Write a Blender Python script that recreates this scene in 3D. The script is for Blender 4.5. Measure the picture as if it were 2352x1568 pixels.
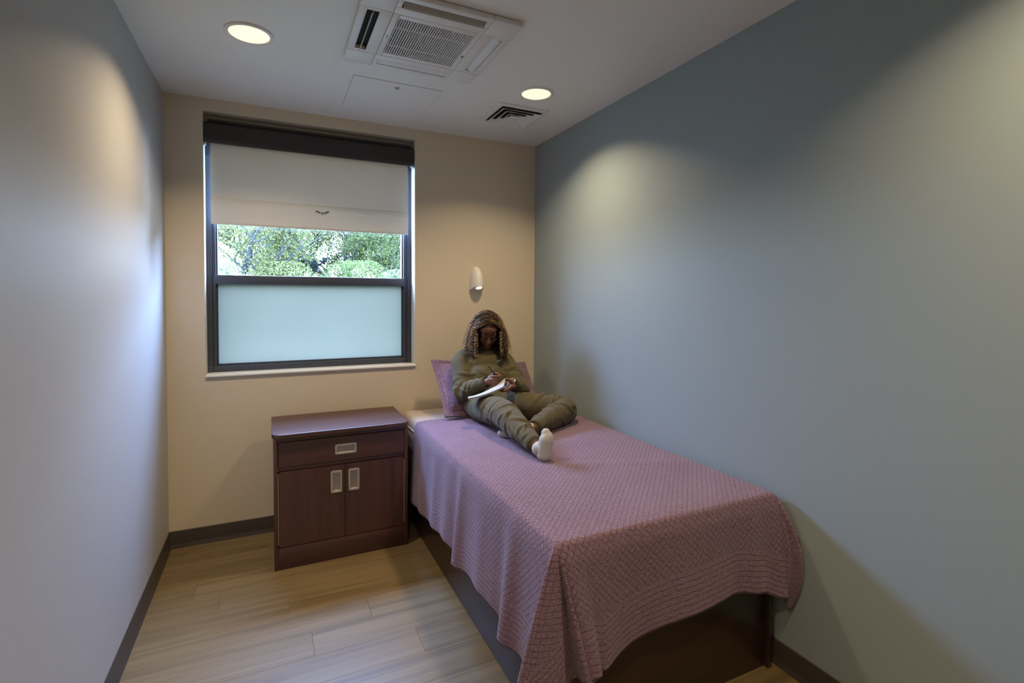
import bpy, bmesh, math, random
import numpy as np
from mathutils import Vector, Matrix, noise as mnoise

# ------------------------------------------------------------------ scene, camera, sky, light
for o in list(bpy.data.objects):
    bpy.data.objects.remove(o, do_unlink=True)
scene = bpy.context.scene
COL = scene.collection
PI = math.pi
random.seed(7)
rng = np.random.default_rng(11)

cam_data = bpy.data.cameras.new('camera')
cam = bpy.data.objects.new('camera', cam_data)
COL.objects.link(cam)
scene.camera = cam
cam_data.sensor_fit = 'HORIZONTAL'
cam_data.sensor_width = 36.0
cam_data.lens = 1162.58 * 36.0 / 2352.0
cam_data.shift_x = (1176 - 1173.6) / 2352.0
cam_data.shift_y = (714.22 - 784) / 2352.0
cam_data.clip_start = 0.02
cam_data.clip_end = 400
_yaw, _pit, _rol = 0.4417, -0.0296, 0.0056
_f = Vector((math.sin(_yaw)*math.cos(_pit), math.cos(_yaw)*math.cos(_pit), math.sin(_pit)))
_r = Vector((math.cos(_yaw), -math.sin(_yaw), 0))
_u = _r.cross(_f)
_r2 = _r*math.cos(_rol) + _u*math.sin(_rol)
_u2 = _u*math.cos(_rol) - _r*math.sin(_rol)
cam.matrix_world = Matrix((( _r2.x, _u2.x, -_f.x, 0.5733),
                           ( _r2.y, _u2.y, -_f.y, -3.6201),
                           ( _r2.z, _u2.z, -_f.z, 1.5444),
                           (0, 0, 0, 1)))

scene.view_settings.view_transform = 'Standard'
scene.view_settings.look = 'None'
scene.view_settings.gamma = 1.0
scene.view_settings.use_curve_mapping = False
scene.view_settings.exposure = 0.37

SKY = 58.0            # bright overcast daylight outside
LAMP = 10.0          # watts of each recessed ceiling light
world = bpy.data.worlds.new('overcast_sky')
scene.world = world
world.use_nodes = True
wn = world.node_tree
wn.nodes.clear()
w_out = wn.nodes.new('ShaderNodeOutputWorld')
w_bg = wn.nodes.new('ShaderNodeBackground')
w_tc = wn.nodes.new('ShaderNodeTexCoord')
w_sep = wn.nodes.new('ShaderNodeSeparateXYZ')
w_ramp = wn.nodes.new('ShaderNodeValToRGB')      # overcast sky, evenly brighter towards the zenith
w_ramp.color_ramp.elements[0].position = 0.0
w_ramp.color_ramp.elements[0].color = (0.23, 0.30, 0.42, 1)
w_ramp.color_ramp.elements[1].position = 1.0
w_ramp.color_ramp.elements[1].color = (0.50, 0.79, 1.64, 1)
wn.links.new(w_tc.outputs['Generated'], w_sep.inputs[0])
wn.links.new(w_sep.outputs['Z'], w_ramp.inputs[0])
wn.links.new(w_ramp.outputs[0], w_bg.inputs['Color'])
w_bg.inputs['Strength'].default_value = SKY
wn.links.new(w_bg.outputs[0], w_out.inputs[0])
pd = bpy.data.lights.new('sky_portal', 'AREA')     # guides the sampling of the sky through the window; gives off no light
pd.shape = 'RECTANGLE'; pd.size = 1.30; pd.size_y = 1.62; pd.cycles.is_portal = True
po = bpy.data.objects.new('sky_portal', pd)
COL.objects.link(po)
po.location = (.857, .22, 1.85); po.rotation_euler = (math.radians(-90), 0, 0)

# ------------------------------------------------------------------ helpers
def link(o, parent=None):
    COL.objects.link(o)
    if parent is not None:
        o.parent = parent
        o.matrix_parent_inverse = Matrix.Translation(-Vector(ROOT.get(parent.name, (0, 0, 0))))
    return o
ROOT = {}            # world position of the parents

def thing(name, label, cat, loc, group=None):
    o = bpy.data.objects.new(name, None)
    COL.objects.link(o)
    o.location = loc
    o.empty_display_size = 0.05
    ROOT[o.name] = tuple(loc)
    o['label'] = label
    o['category'] = cat
    if group: o['group'] = group
    return o

def tag(o, label, cat, group=None):
    o['label'] = label; o['category'] = cat
    if group: o['group'] = group
    return o

def structure(o, label=None, cat=None):
    o['kind'] = 'structure'
    if label: o['label'] = label
    if cat: o['category'] = cat
    return o

def obj(name, bm, mat, parent=None, smooth=None):
    me = bpy.data.meshes.new(name)
    bmesh.ops.recalc_face_normals(bm, faces=bm.faces[:])
    bm.to_mesh(me); bm.free()
    return obj_me(name, me, mat, parent, smooth)

def obj_me(name, me, mat, parent=None, smooth=None):
    if mat is not None:
        for m in (mat if isinstance(mat, (list, tuple)) else [mat]):
            me.materials.append(m)
    if smooth is not None:
        if smooth >= 180:
            for p in me.polygons: p.use_smooth = True
        else:
            for p in me.polygons: p.use_smooth = True
            me.set_sharp_from_angle(angle=math.radians(smooth))
    o = bpy.data.objects.new(name, me)
    return link(o, parent)

def bm_box(lo, hi, bevel=0.0, seg=2, bm=None):
    own = bm is None
    if own: bm = bmesh.new()
    r = bmesh.ops.create_cube(bm, size=1.0)
    vs = r['verts']
    for v in vs:
        v.co = Vector([(lo[i]+hi[i])/2 + v.co[i]*(hi[i]-lo[i]) for i in range(3)])
    if bevel > 0:
        es = list({e for v in vs for e in v.link_edges})
        bmesh.ops.bevel(bm, geom=es, offset=bevel, segments=seg, profile=0.5, affect='EDGES', clamp_overlap=True)
    return bm

def box(name, lo, hi, mat, parent=None, bevel=0.0, seg=2):
    return obj(name, bm_box(lo, hi, bevel, seg), mat, parent, 40 if bevel else None)

def grid_mesh(name, P, closed_u=False, closed_v=False, uv=None):
    """P: array (nu, nv, 3)"""
    nu, nv = P.shape[:2]
    verts = P.reshape(-1, 3).tolist()
    faces = []
    for i in range(nu if closed_u else nu-1):
        i2 = (i+1) % nu
        for j in range(nv if closed_v else nv-1):
            j2 = (j+1) % nv
            faces.append((i*nv+j, i2*nv+j, i2*nv+j2, i*nv+j2))
    me = bpy.data.meshes.new(name)
    me.from_pydata(verts, [], faces)
    if uv is not None:
        UV = uv.reshape(-1, uv.shape[-1])
        for k, nm in enumerate(('UVMap', 'EdgeMap')):
            if UV.shape[1] < 2*k+2: break
            lay = me.uv_layers.new(name=nm)
            idx = np.zeros(len(me.loops), dtype=np.int32)
            me.loops.foreach_get('vertex_index', idx)
            lay.data.foreach_set('uv', UV[idx, 2*k:2*k+2].astype(np.float32).ravel())
    return me

def lathe(profile, n=32, bm=None, axis='z', at=(0, 0, 0), cap=False):
    """profile: list of (r, h)"""
    if bm is None: bm = bmesh.new()
    rings = []
    for r, h in profile:
        ring = []
        for k in range(n):
            a = 2*PI*k/n
            if axis == 'z': c = (r*math.cos(a), r*math.sin(a), h)
            elif axis == 'y': c = (r*math.cos(a), h, r*math.sin(a))
            else: c = (h, r*math.cos(a), r*math.sin(a))
            ring.append(bm.verts.new(Vector(c)+Vector(at)))
        rings.append(ring)
    for a, b in zip(rings[:-1], rings[1:]):
        for k in range(n):
            bm.faces.new((a[k], a[(k+1) % n], b[(k+1) % n], b[k]))
    if cap:
        bm.faces.new(rings[0]); bm.faces.new(rings[-1])
    return bm

def tube(pts, radii, n=8, bm=None, cap=True, squash=1.0):
    """swept tube through pts"""
    if bm is None: bm = bmesh.new()
    pts = [Vector(p) for p in pts]
    if not hasattr(radii, '__len__'): radii = [radii]*len(pts)
    rings = []
    up = None
    for i, p in enumerate(pts):
        t = (pts[min(i+1, len(pts)-1)] - pts[max(i-1, 0)])
        if t.length < 1e-9: t = Vector((0, 0, 1))
        t.normalize()
        if up is None:
            up = Vector((0, 0, 1)) if abs(t.z) < .9 else Vector((1, 0, 0))
        a = (up - t*up.dot(t)).normalized()
        b = t.cross(a)
        up = a
        ring = []
        for k in range(n):
            an = 2*PI*k/n
            ring.append(bm.verts.new(p + (a*math.cos(an)*squash + b*math.sin(an))*radii[i]))
        rings.append(ring)
    for A, B in zip(rings[:-1], rings[1:]):
        for k in range(n):
            bm.faces.new((A[k], A[(k+1) % n], B[(k+1) % n], B[k]))
    if cap:
        bm.faces.new(rings[0][::-1]); bm.faces.new(rings[-1])
    return bm

def rounded_prism(x0, x1, y0, y1, z0, z1, r, corners=(1, 1, 1, 1), n=8):
    """vertical prism with rounded corners (x0y0, x1y0, x1y1, x0y1)"""
    pts = []
    cs = [((x0, y0), PI, corners[0]), ((x1, y0), 1.5*PI, corners[1]), ((x1, y1), 0, corners[2]), ((x0, y1), .5*PI, corners[3])]
    for (cx, cy), a0, on in cs:
        if not on:
            pts.append((cx, cy)); continue
        sx = r if cx == x0 else -r
        sy = r if cy == y0 else -r
        for k in range(n+1):
            a = a0 + .5*PI*k/n
            pts.append((cx+sx+r*math.cos(a), cy+sy+r*math.sin(a)))
    bm = bmesh.new()
    lo = [bm.verts.new((x, y, z0)) for x, y in pts]
    hi = [bm.verts.new((x, y, z1)) for x, y in pts]
    bm.faces.new(lo[::-1]); bm.faces.new(hi)
    for k in range(len(pts)):
        k2 = (k+1) % len(pts)
        bm.faces.new((lo[k], lo[k2], hi[k2], hi[k]))
    return bm

# ------------------------------------------------------------------ materials
class NT:
    def __init__(s, name):
        s.m = bpy.data.materials.new(name)
        s.m.use_nodes = True
        s.t = s.m.node_tree
        s.b = s.t.nodes['Principled BSDF']
        s.out = s.t.nodes['Material Output']
    def n(s, typ, **kw):
        nd = s.t.nodes.new('ShaderNode'+typ)
        for k, v in kw.items():
            if k in nd.inputs: nd.inputs[k].default_value = v
            else: setattr(nd, k, v)
        return nd
    def l(s, a, b): s.t.links.new(a, b)
    def val(s, x, y, op='MULTIPLY'):
        nd = s.n('Math', operation=op)
        for i, v in enumerate((x, y)):
            if v is None: continue
            if isinstance(v, (int, float)): nd.inputs[i].default_value = v
            else: s.l(v, nd.inputs[i])
        return nd.outputs[0]
    def coords(s, kind='Object', scale=(1, 1, 1), rot=(0, 0, 0)):
        tc = s.n('TexCoord'); mp = s.n('Mapping')
        mp.inputs['Scale'].default_value = scale
        mp.inputs['Rotation'].default_value = rot
        s.l(tc.outputs[kind], mp.inputs[0])
        return mp.outputs[0]
    def noise(s, vec, scale=5, detail=3, rough=.5, dist=0):
        nd = s.n('TexNoise', Scale=scale, Detail=detail, Roughness=rough, Distortion=dist)
        s.l(vec, nd.inputs['Vector'])
        return nd.outputs['Fac']
    def ramp(s, fac, stops):
        nd = s.n('ValToRGB')
        cr = nd.color_ramp
        while len(cr.elements) < len(stops): cr.elements.new(.5)
        for e, (p, c) in zip(cr.elements, stops):
            e.position = p; e.color = (c[0], c[1], c[2], 1)
        s.l(fac, nd.inputs[0])
        return nd.outputs[0]
    def bump(s, h, strength=.2, dist=.01):
        nd = s.n('Bump', Strength=strength, Distance=dist)
        s.l(h, nd.inputs['Height'])
        s.l(nd.outputs[0], s.b.inputs['Normal'])
        return nd

def plain(name, c, rough=.5, metal=0, var=.04, scale=6, bump=0, bscale=60, spec=.5, bdist=.002):
    k = NT(name)
    v = k.coords('Object')
    f = k.noise(v, scale, 3)
    lo = [x*(1-var) for x in c]; hi = [min(1, x*(1+var)) for x in c]
    k.l(k.ramp(f, [(.3, lo), (.7, hi)]), k.b.inputs['Base Color'])
    k.b.inputs['Roughness'].default_value = rough
    k.b.inputs['Metallic'].default_value = metal
    k.b.inputs['Specular IOR Level'].default_value = spec
    if bump:
        k.bump(k.noise(v, bscale, 2), bump, bdist)
    return k.m

def emissive(name, c, strength):
    k = NT(name)
    k.b.inputs['Base Color'].default_value = (*c, 1)
    k.b.inputs['Emission Color'].default_value = (*c, 1)
    k.b.inputs['Emission Strength'].default_value = strength
    k.b.inputs['Roughness'].default_value = .4
    return k.m

def wood(name, dark, mid, light, axis, rough=.40, spec=.85):
    k = NT(name)
    sc = {'x': (.9, 14, 14), 'y': (14, .9, 14), 'z': (14, 14, .9)}[axis]
    oi = k.n('ObjectInfo')
    tc = k.n('TexCoord')
    add = k.n('VectorMath', operation='ADD')
    cmb = k.n('CombineXYZ')
    for i, mul in enumerate((7.3, 3.1, 5.7)):
        k.l(k.val(oi.outputs['Random'], mul), cmb.inputs[i])
    k.l(tc.outputs['Object'], add.inputs[0]); k.l(cmb.outputs[0], add.inputs[1])
    mp = k.n('Mapping'); mp.inputs['Scale'].default_value = sc
    k.l(add.outputs[0], mp.inputs[0])
    f1 = k.noise(mp.outputs[0], 1.3, 4, .6, .6)
    f2 = k.noise(mp.outputs[0], 9, 3, .6)
    mix = k.val(k.val(f1, .75), k.val(f2, .25), 'ADD')
    k.l(k.ramp(mix, [(.3, dark), (.5, mid), (.72, light)]), k.b.inputs['Base Color'])
    k.b.inputs['Roughness'].default_value = rough
    k.b.inputs['Specular IOR Level'].default_value = spec
    k.bump(f2, .06, .001)
    return k.m

def wall_paint(name, c, bump=.12):
    k = NT(name)
    v = k.coords('Object')
    f = k.noise(v, 1.2, 2)
    k.l(k.ramp(f, [(.2, [x*.985 for x in c]), (.8, [x*1.015 for x in c])]), k.b.inputs['Base Color'])
    k.b.inputs['Roughness'].default_value = .55
    k.b.inputs['Specular IOR Level'].default_value = .35
    k.bump(k.noise(v, 140, 3, .6), bump, .002)     # roller stipple
    return k.m

MAT = {}
MAT['wall_beige'] = wall_paint('warm_beige_paint', (.655, .585, .455))
MAT['wall_grey'] = wall_paint('light_grey_paint', (.440, .438, .432))
MAT['wall_blue'] = wall_paint('grey_blue_paint', (.295, .358, .375))
MAT['ceiling'] = wall_paint('ceiling_white_paint', (.78, .785, .77), .06)
MAT['reveal'] = wall_paint('window_reveal_paint', (.62, .58, .50), .06)
MAT['rubber'] = plain('dark_vinyl_baseboard', (.055, .046, .040), .42, spec=.5)
MAT['white'] = plain('white_plastic', (.72, .72, .73), .4, var=.02)
MAT['trim_white'] = plain('white_metal_trim', (.76, .75, .74), .4, var=.02)
MAT['sill'] = plain('white_sill', (.86, .87, .87), .35, var=.02)
MAT['dark'] = plain('dark_cavity', (.016, .015, .015), .8, var=.02)
MAT['bronze'] = plain('dark_bronze_aluminium', (.054, .064, .088), .42, spec=.5, var=.03)
MAT['valance'] = plain('dark_brown_cassette', (.026, .024, .025), .45, var=.05)
def shade_fabric():
    k = NT('beige_shade_fabric')
    v = k.coords('Object')
    k.t.nodes.remove(k.b)
    df = k.n('BsdfDiffuse'); tl = k.n('BsdfTranslucent'); mx = k.n('MixShader')
    k.l(k.ramp(k.noise(v, 3, 3), [(.3, (.72, .65, .56)), (.7, (.77, .70, .61))]), df.inputs['Color'])
    tl.inputs['Color'].default_value = (1, .78, .46, 1)
    bp = k.n('Bump', Strength=.15, Distance=.0006); k.l(k.noise(v, 700, 2), bp.inputs['Height']); k.l(bp.outputs[0], df.inputs['Normal'])
    mx.inputs[0].default_value = .011             # a little daylight glows through the cloth
    k.l(df.outputs[0], mx.inputs[1]); k.l(tl.outputs[0], mx.inputs[2]); k.l(mx.outputs[0], k.out.inputs['Surface'])
    return k.m
MAT['shade'] = shade_fabric()
MAT['nickel'] = plain('satin_nickel', (.50, .485, .46), .45, metal=.55, var=.03)
MAT['nickel_cup'] = plain('satin_nickel_cup', (.42, .40, .38), .38, metal=.6, var=.03)
MAT['maple_edge'] = plain('pale_edge_strip', (.62, .50, .38), .5)
cherry = ((.034, .0125, .0110), (.066, .0240, .0215), (.100, .037, .032))
MAT['cherry_x'] = wood('cherry_laminate_across', *cherry, 'x')
MAT['cherry_z'] = wood('cherry_laminate_upright', *cherry, 'z')
MAT['cherry_y'] = wood('cherry_laminate_along', *cherry, 'y')
MAT['bed_y'] = wood('dark_bed_laminate_along', (.020, .0080, .0070), (.032, .0125, .0105), (.046, .0180, .0145), 'y', .32)
MAT['bed_x'] = wood('dark_bed_laminate_across', (.016, .0070, .0060), (.028, .0115, .0090), (.044, .0180, .0130), 'x', .32)

def floor_material():
    k = NT('oak_vinyl_plank')
    oi = k.n('ObjectInfo')
    tc = k.n('TexCoord')
    add = k.n('VectorMath', operation='ADD')
    cmb = k.n('CombineXYZ')
    for i, mul in enumerate((17.0, 9.0, 5.0)):
        k.l(k.val(oi.outputs['Random'], mul), cmb.inputs[i])
    k.l(tc.outputs['Object'], add.inputs[0]); k.l(cmb.outputs[0], add.inputs[1])
    mp = k.n('Mapping'); mp.inputs['Scale'].default_value = (.55, 16, 1)
    k.l(add.outputs[0], mp.inputs[0])
    f1 = k.noise(mp.outputs[0], 1.5, 3, .55, .4)
    mp2 = k.n('Mapping'); mp2.inputs['Scale'].default_value = (1.2, 60, 1)
    k.l(add.outputs[0], mp2.inputs[0])
    f2 = k.noise(mp2.outputs[0], 2.2, 3, .6)
    mix = k.val(k.val(k.val(f1, .62), k.val(f2, .30), 'ADD'), k.val(oi.outputs['Random'], .05), 'ADD')
    k.l(k.ramp(mix, [(.34, (.118, .082, .036)), (.50, (.180, .129, .060)), (.66, (.222, .165, .081))]), k.b.inputs['Base Color'])
    k.b.inputs['Roughness'].default_value = .40
    k.b.inputs['Specular IOR Level'].default_value = .4
    k.bump(f2, .05, .001)
    return k.m
MAT['floor'] = floor_material()
MAT['subfloor'] = plain('subfloor', (.22, .17, .11), .8)

# ------------------------------------------------------------------ room shell
W, H, YF = 2.492, 2.74, -4.75        # width, height, wall behind the camera
T = 0.20
WX0, WX1, WZ0, WZ1 = 0.202, 1.513, 1.034, 2.664     # window opening

fl = structure(box('floor', (-.02, YF-.02, -.12), (W+.02, .02, -.006), MAT['subfloor']), 'pale oak plank floor of the bedroom', 'floor')
pw, pl = .1725, 1.22
plank_bm = bm_box((0, 0, -.006), (pl-.0007, pw-.0007, 0), .0005, 1)
plank_me = bpy.data.meshes.new('plank'); plank_bm.to_mesh(plank_me); plank_bm.free()
plank_me.materials.append(MAT['floor'])
row_shift = {4: .325, 5: .643, 6: 1.0}
nrow = int(math.ceil(-YF/pw))+1
for r in range(nrow):
    y1 = .035 - r*pw          # row r spans y1-pw .. y1 ; row 4 spans -.827..-.655
    s = row_shift.get(r, (r*.437 + .11) % pl)
    x = s - pl
    while x < W:
        xa, xb, ya, yb = max(x, 0), min(x+pl, W), max(y1-pw, YF), min(y1, 0)
        if xb-xa > .004 and yb-ya > .004:
            if xb-xa > pl-.001 and yb-ya > pw-.001:
                o = bpy.data.objects.new('plank', plank_me)
                o.location = (xa, ya, 0)
            else:
                b = bm_box((0, 0, -.006), (xb-xa-.0007, yb-ya-.0007, 0), .0005, 1)
                me = bpy.data.meshes.new('plank'); b.to_mesh(me); b.free(); me.materials.append(MAT['floor'])
                o = bpy.data.objects.new('plank', me); o.location = (xa, ya, 0)
            link(o, fl)
        x += pl

structure(box('ceiling', (-T, YF-T, H), (W+T, .45, H+.15), MAT['ceiling']), 'flat white painted ceiling', 'ceiling')
structure(box('wall_left', (-T, YF-T, -.12), (0, .45, H), MAT['wall_grey']), 'plain light grey wall on the left', 'wall')
structure(box('wall_right', (W, YF-T, -.12), (W+T, .45, H), MAT['wall_blue']), 'plain grey-blue wall beside the bed', 'wall')
structure(box('wall_front', (0, YF-T, -.12), (W, YF, H), MAT['wall_beige']), 'plain wall behind the viewer', 'wall')

def back_wall():
    bm = bmesh.new()
    xs = [0, WX0, WX1, W]; zs = [-.12, WZ0, WZ1, H]
    def quad(a, b, c, d, m=0):
        f = bm.faces.new([bm.verts.new(p) for p in (a, b, c, d)]); f.material_index = m
    for y in (0, .45):
        for i in range(3):
            for j in range(3):
                if i == 1 and j == 1: continue
                quad((xs[i], y, zs[j]), (xs[i+1], y, zs[j]), (xs[i+1], y, zs[j+1]), (xs[i], y, zs[j+1]))
    quad((WX0, 0, WZ0), (WX0, .45, WZ0), (WX0, .45, WZ1), (WX0, 0, WZ1), 1)
    quad((WX1, 0, WZ0), (WX1, .45, WZ0), (WX1, .45, WZ1), (WX1, 0, WZ1), 1)
    quad((WX0, 0, WZ1), (WX1, 0, WZ1), (WX1, .45, WZ1), (WX0, .45, WZ1), 1)
    quad((WX0, 0, WZ0), (WX1, 0, WZ0), (WX1, .45, WZ0), (WX0, .45, WZ0), 1)
    bmesh.ops.remove_doubles(bm, verts=bm.verts[:], dist=1e-5)
    return bm
structure(obj('wall_back', back_wall(), [MAT['wall_beige'], MAT['reveal']]), 'warm beige wall with the window', 'wall')

def baseboard(name, a, b, nrm, label):
    # cove base profile: (out, z)
    prof = [(0, 0), (.014, 0), (.0135, .004), (.0065, .016), (.0042, .03), (.0036, .098), (.002, .103), (0, .104)]
    bm = bmesh.new()
    A = [bm.verts.new((a[0]+nrm[0]*o, a[1]+nrm[1]*o, z)) for o, z in prof]
    B = [bm.verts.new((b[0]+nrm[0]*o, b[1]+nrm[1]*o, z)) for o, z in prof]
    n = len(prof)
    for k in range(n):
        k2 = (k+1) % n
        bm.faces.new((A[k], A[k2], B[k2], B[k]))
    bm.faces.new(A); bm.faces.new(B)
    structure(obj(name, bm, MAT['rubber'], None, 50), label, 'baseboard')
baseboard('baseboard_back', (0, 0), (W, 0), (0, -1), 'dark vinyl cove base along the window wall')
baseboard('baseboard_left', (0, YF), (0, 0), (1, 0), 'dark vinyl cove base along the light grey wall')
baseboard('baseboard_right', (W, YF), (W, 0), (-1, 0), 'dark vinyl cove base along the grey-blue wall')

# ------------------------------------------------------------------ window
win = thing('window_1', 'dark-framed window with a frosted lower pane and clear upper pane', 'window', (.857, .14, 1.05))
win['kind'] = 'structure'
FY0, FY1 = .115, .185
GX0, GX1 = .258, 1.452
Z0, Z1 = 1.045, WZ1+.003
def frame_bar(name, lo, hi, bev=.003):
    return box(name, lo, hi, MAT['bronze'], win, bev)
frame_bar('jamb', (WX0-.004, FY0-.012, Z0), (WX0+.030, FY1+.01, Z1))
frame_bar('jamb', (WX1-.030, FY0-.012, Z0), (WX1+.004, FY1+.01, Z1))
frame_bar('frame_side', (WX0+.030, FY0, Z0+.004), (GX0-.006, FY1, Z1))
frame_bar('frame_side', (GX1+.006, FY0, Z0+.004), (WX1-.030, FY1, Z1))
frame_bar('frame_bottom', (WX0+.030, FY0-.006, Z0), (WX1-.030, FY1, Z0+.040))
frame_bar('frame_top', (WX0+.030, FY0, Z1-.05), (WX1-.030, FY1, Z1))
frame_bar('meeting_rail', (GX0-.012, FY0-.004, 1.612), (GX1+.012, FY1, 1.670))
frame_bar('glazing_bead', (GX0-.006, FY0+.020, Z0+.040), (GX0+.003, FY1, Z1-.05), .001)
frame_bar('glazing_bead', (GX1-.003, FY0+.020, Z0+.040), (GX1+.006, FY1, Z1-.05), .001)
frame_bar('glazing_bead', (GX0, FY0+.020, Z0+.040), (GX1, FY1, Z0+.050), .001)
box('window_sill', (WX0+.001, -.016, WZ0-.002), (WX1+.006, .12, WZ0+.012), MAT['sill'], win, .003)
def clear_glass():
    k = NT('clear_glass')
    k.t.nodes.remove(k.b)
    tr = k.n('BsdfTransparent'); gl = k.n('BsdfGlossy', Roughness=.02)
    tr.inputs['Color'].default_value = (.93, .98, .96, 1)
    fr = k.n('Fresnel', IOR=1.45)
    mx = k.n('MixShader')
    k.l(fr.outputs[0], mx.inputs[0]); k.l(tr.outputs[0], mx.inputs[1]); k.l(gl.outputs[0], mx.inputs[2])
    k.l(mx.outputs[0], k.out.inputs['Surface'])
    return k.m
def frosted_glass():
    k = NT('frosted_glass')
    k.t.nodes.remove(k.b)
    tl = k.n('BsdfTranslucent')
    v = k.coords('Object')
    f = k.noise(v, 2.2, 2)
    k.l(k.ramp(f, [(.3, (.0345, .0340, .0220)), (.7, (.0370, .0362, .0236))]), tl.inputs['Color'])
    gl = k.n('BsdfGlossy', Roughness=.35)
    mx = k.n('MixShader'); mx.inputs[0].default_value = .05
    k.l(tl.outputs[0], mx.inputs[1]); k.l(gl.outputs[0], mx.inputs[2])
    k.l(mx.outputs[0], k.out.inputs['Surface'])
    return k.m
MAT['glass'] = clear_glass(); MAT['frost'] = frosted_glass()
def pane(name, x0, x1, z0, z1, y, mat):
    bm = bmesh.new()
    bm.faces.new([bm.verts.new(c) for c in ((x0, y, z0), (x1, y, z0), (x1, y, z1), (x0, y, z1))])
    return obj(name, bm, mat, win)
p1 = pane('clear_pane', GX0-.004, GX1+.004, 1.665, Z1-.045, .155, MAT['glass'])
p2 = pane('frosted_pane', GX0-.004, GX1+.004, Z0+.036, 1.617, .155, MAT['frost']); p2['label'] = 'frosted white lower pane'

# ------------------------------------------------------------------ roller blind
bl = thing('roller_blind', 'beige roller blind with a dark brown cassette, half lowered over the window', 'blind', (.857, .05, 1.985))
def cassette():
    # extruded profile with chamfered front corners (y, z)
    prof = [(.098, 2.492), (.020, 2.480), (.010, 2.492), (.006, 2.500), (.006, 2.588), (.022, 2.606), (.060, 2.612), (.098, 2.612)]
    bm = bmesh.new()
    A = [bm.verts.new((WX0+.010, y, z)) for y, z in prof]
    B = [bm.verts.new((WX1-.012, y, z)) for y, z in prof]
    for k in range(len(prof)):
        k2 = (k+1) % len(prof)
        bm.faces.new((A[k], A[k2], B[k2], B[k]))
    bm.faces.new(A); bm.faces.new(B)
    return bm
obj('cassette', cassette(), MAT['valance'], bl)
box('top_rail', (WX0+.02, .03, 2.612), (WX1-.02, .098, 2.628), MAT['valance'], bl, .002)
box('leak_stop_plate', (WX0+.001, .0985, 2.600), (WX1-.001, .1015, WZ1-.0005), MAT['reveal'], bl)  # added in reveal paint to stop daylight leaking over the cassette
for x0, x1 in ((WX0+.004, WX0+.011), (WX1-.013, WX1-.006)):
    bm = bmesh.new()
    pr = [(.004, 2.502), (.016, 2.488), (.030, 2.474), (.098, 2.478), (.098, 2.600), (.020, 2.600), (.004, 2.586)]
    A = [bm.verts.new((x0, y, z)) for y, z in pr]; B = [bm.verts.new((x1, y, z)) for y, z in pr]
    for k in range(len(pr)): bm.faces.new((A[k], A[(k+1) % len(pr)], B[(k+1) % len(pr)], B[k]))
    bm.faces.new(A); bm.faces.new(B)
    obj('end_cap', bm, MAT['valance'], bl)
    xm = (x0+x1)/2
    obj('bracket_clip', tube([(xm, .02, 2.480), (xm, .035, 2.468), (xm, .05, 2.466)], .004, 6), MAT['nickel'], bl)
FXA, FXB = .236, 1.474
def sheet_of(prof):
    bm = bmesh.new()
    A = [bm.verts.new((FXA, y, z)) for y, z in prof]; B = [bm.verts.new((FXB, y, z)) for y, z in prof]
    for k in range(len(prof)-1): bm.faces.new((A[k], A[k+1], B[k+1], B[k]))
    return bm
obj('fabric', sheet_of([(.050, 2.520), (.050, 2.150)]), MAT['shade'], bl)
obj('hem_pocket', sheet_of([(.050, 2.150), (.046, 2.146), (.041, 2.134), (.038, 2.122), (.037, 2.110), (.0415, 2.100), (.0435, 2.092), (.043, 1.990), (.046, 1.985), (.0505, 1.985), (.0505, 2.000)]), MAT['shade'], bl, 40)
cl = obj('pull_clip', tube([(.845, .036, 2.106), (.856, .032, 2.106), (.868, .030, 2.098), (.885, .029, 2.096), (.905, .029, 2.097), (.918, .032, 2.106), (.93, .036, 2.107)], .0035, 6), MAT['dark'], bl)
obj('clip_tab', tube([(.876, .029, 2.098), (.88, .026, 2.090), (.895, .026, 2.090), (.899, .029, 2.098)], .004, 6), MAT['maple_edge'], cl)

# ------------------------------------------------------------------ recessed ceiling lights
MAT['lens'] = emissive('warm_lit_lens', (1.0, .86, .64), .74)
LAMP_COL = (1.0, .755, .465)
def copy_tree(o, loc, label=None):
    c = o.copy(); COL.objects.link(c); c.location = loc
    if label: c['label'] = label
    for ch in list(o.children):
        k = ch.copy(); COL.objects.link(k); k.parent = c
        k.matrix_parent_inverse = ch.matrix_parent_inverse.copy()
        for g in list(ch.children):
            q = g.copy(); COL.objects.link(q); q.parent = k
            q.matrix_parent_inverse = g.matrix_parent_inverse.copy()
    return c
def downlight(x, y, label):
    t = thing('recessed_light', label, 'ceiling light', (x, y, H), 'round recessed ceiling lights')
    obj('trim_ring', lathe([(.104, H-.0005), (.1035, H-.004), (.099, H-.007), (.090, H-.008), (.0855, H-.004), (.084, H+.002)], 48, at=(x, y, 0)), MAT['trim_white'], t, 180)
    obj('lens', lathe([(.086, H-.0030), (.06, H-.0040), (.001, H-.0045)], 48, at=(x, y, 0)), MAT['lens'], t, 180)
    ld = bpy.data.lights.new('lamp', 'AREA')
    ld.shape = 'DISK'; ld.size = .155; ld.energy = LAMP; ld.color = LAMP_COL
    ld.spread = math.radians(128)
    lo = bpy.data.objects.new('lamp', ld)
    COL.objects.link(lo); lo.parent = t
    lo.location = (0, 0, -.0095)
    return t
dl = downlight(.490, -.972, 'round recessed ceiling light near the light grey wall, left of the cassette unit')
copy_tree(dl, (1.995, -.945, H), 'round recessed ceiling light above the square vent near the grey-blue wall')
copy_tree(dl, (.490, -3.20, H), 'round recessed ceiling light out of view behind the camera, by the grey wall')
copy_tree(dl, (1.995, -3.20, H), 'round recessed ceiling light out of view behind the camera, by the grey-blue wall')

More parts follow.
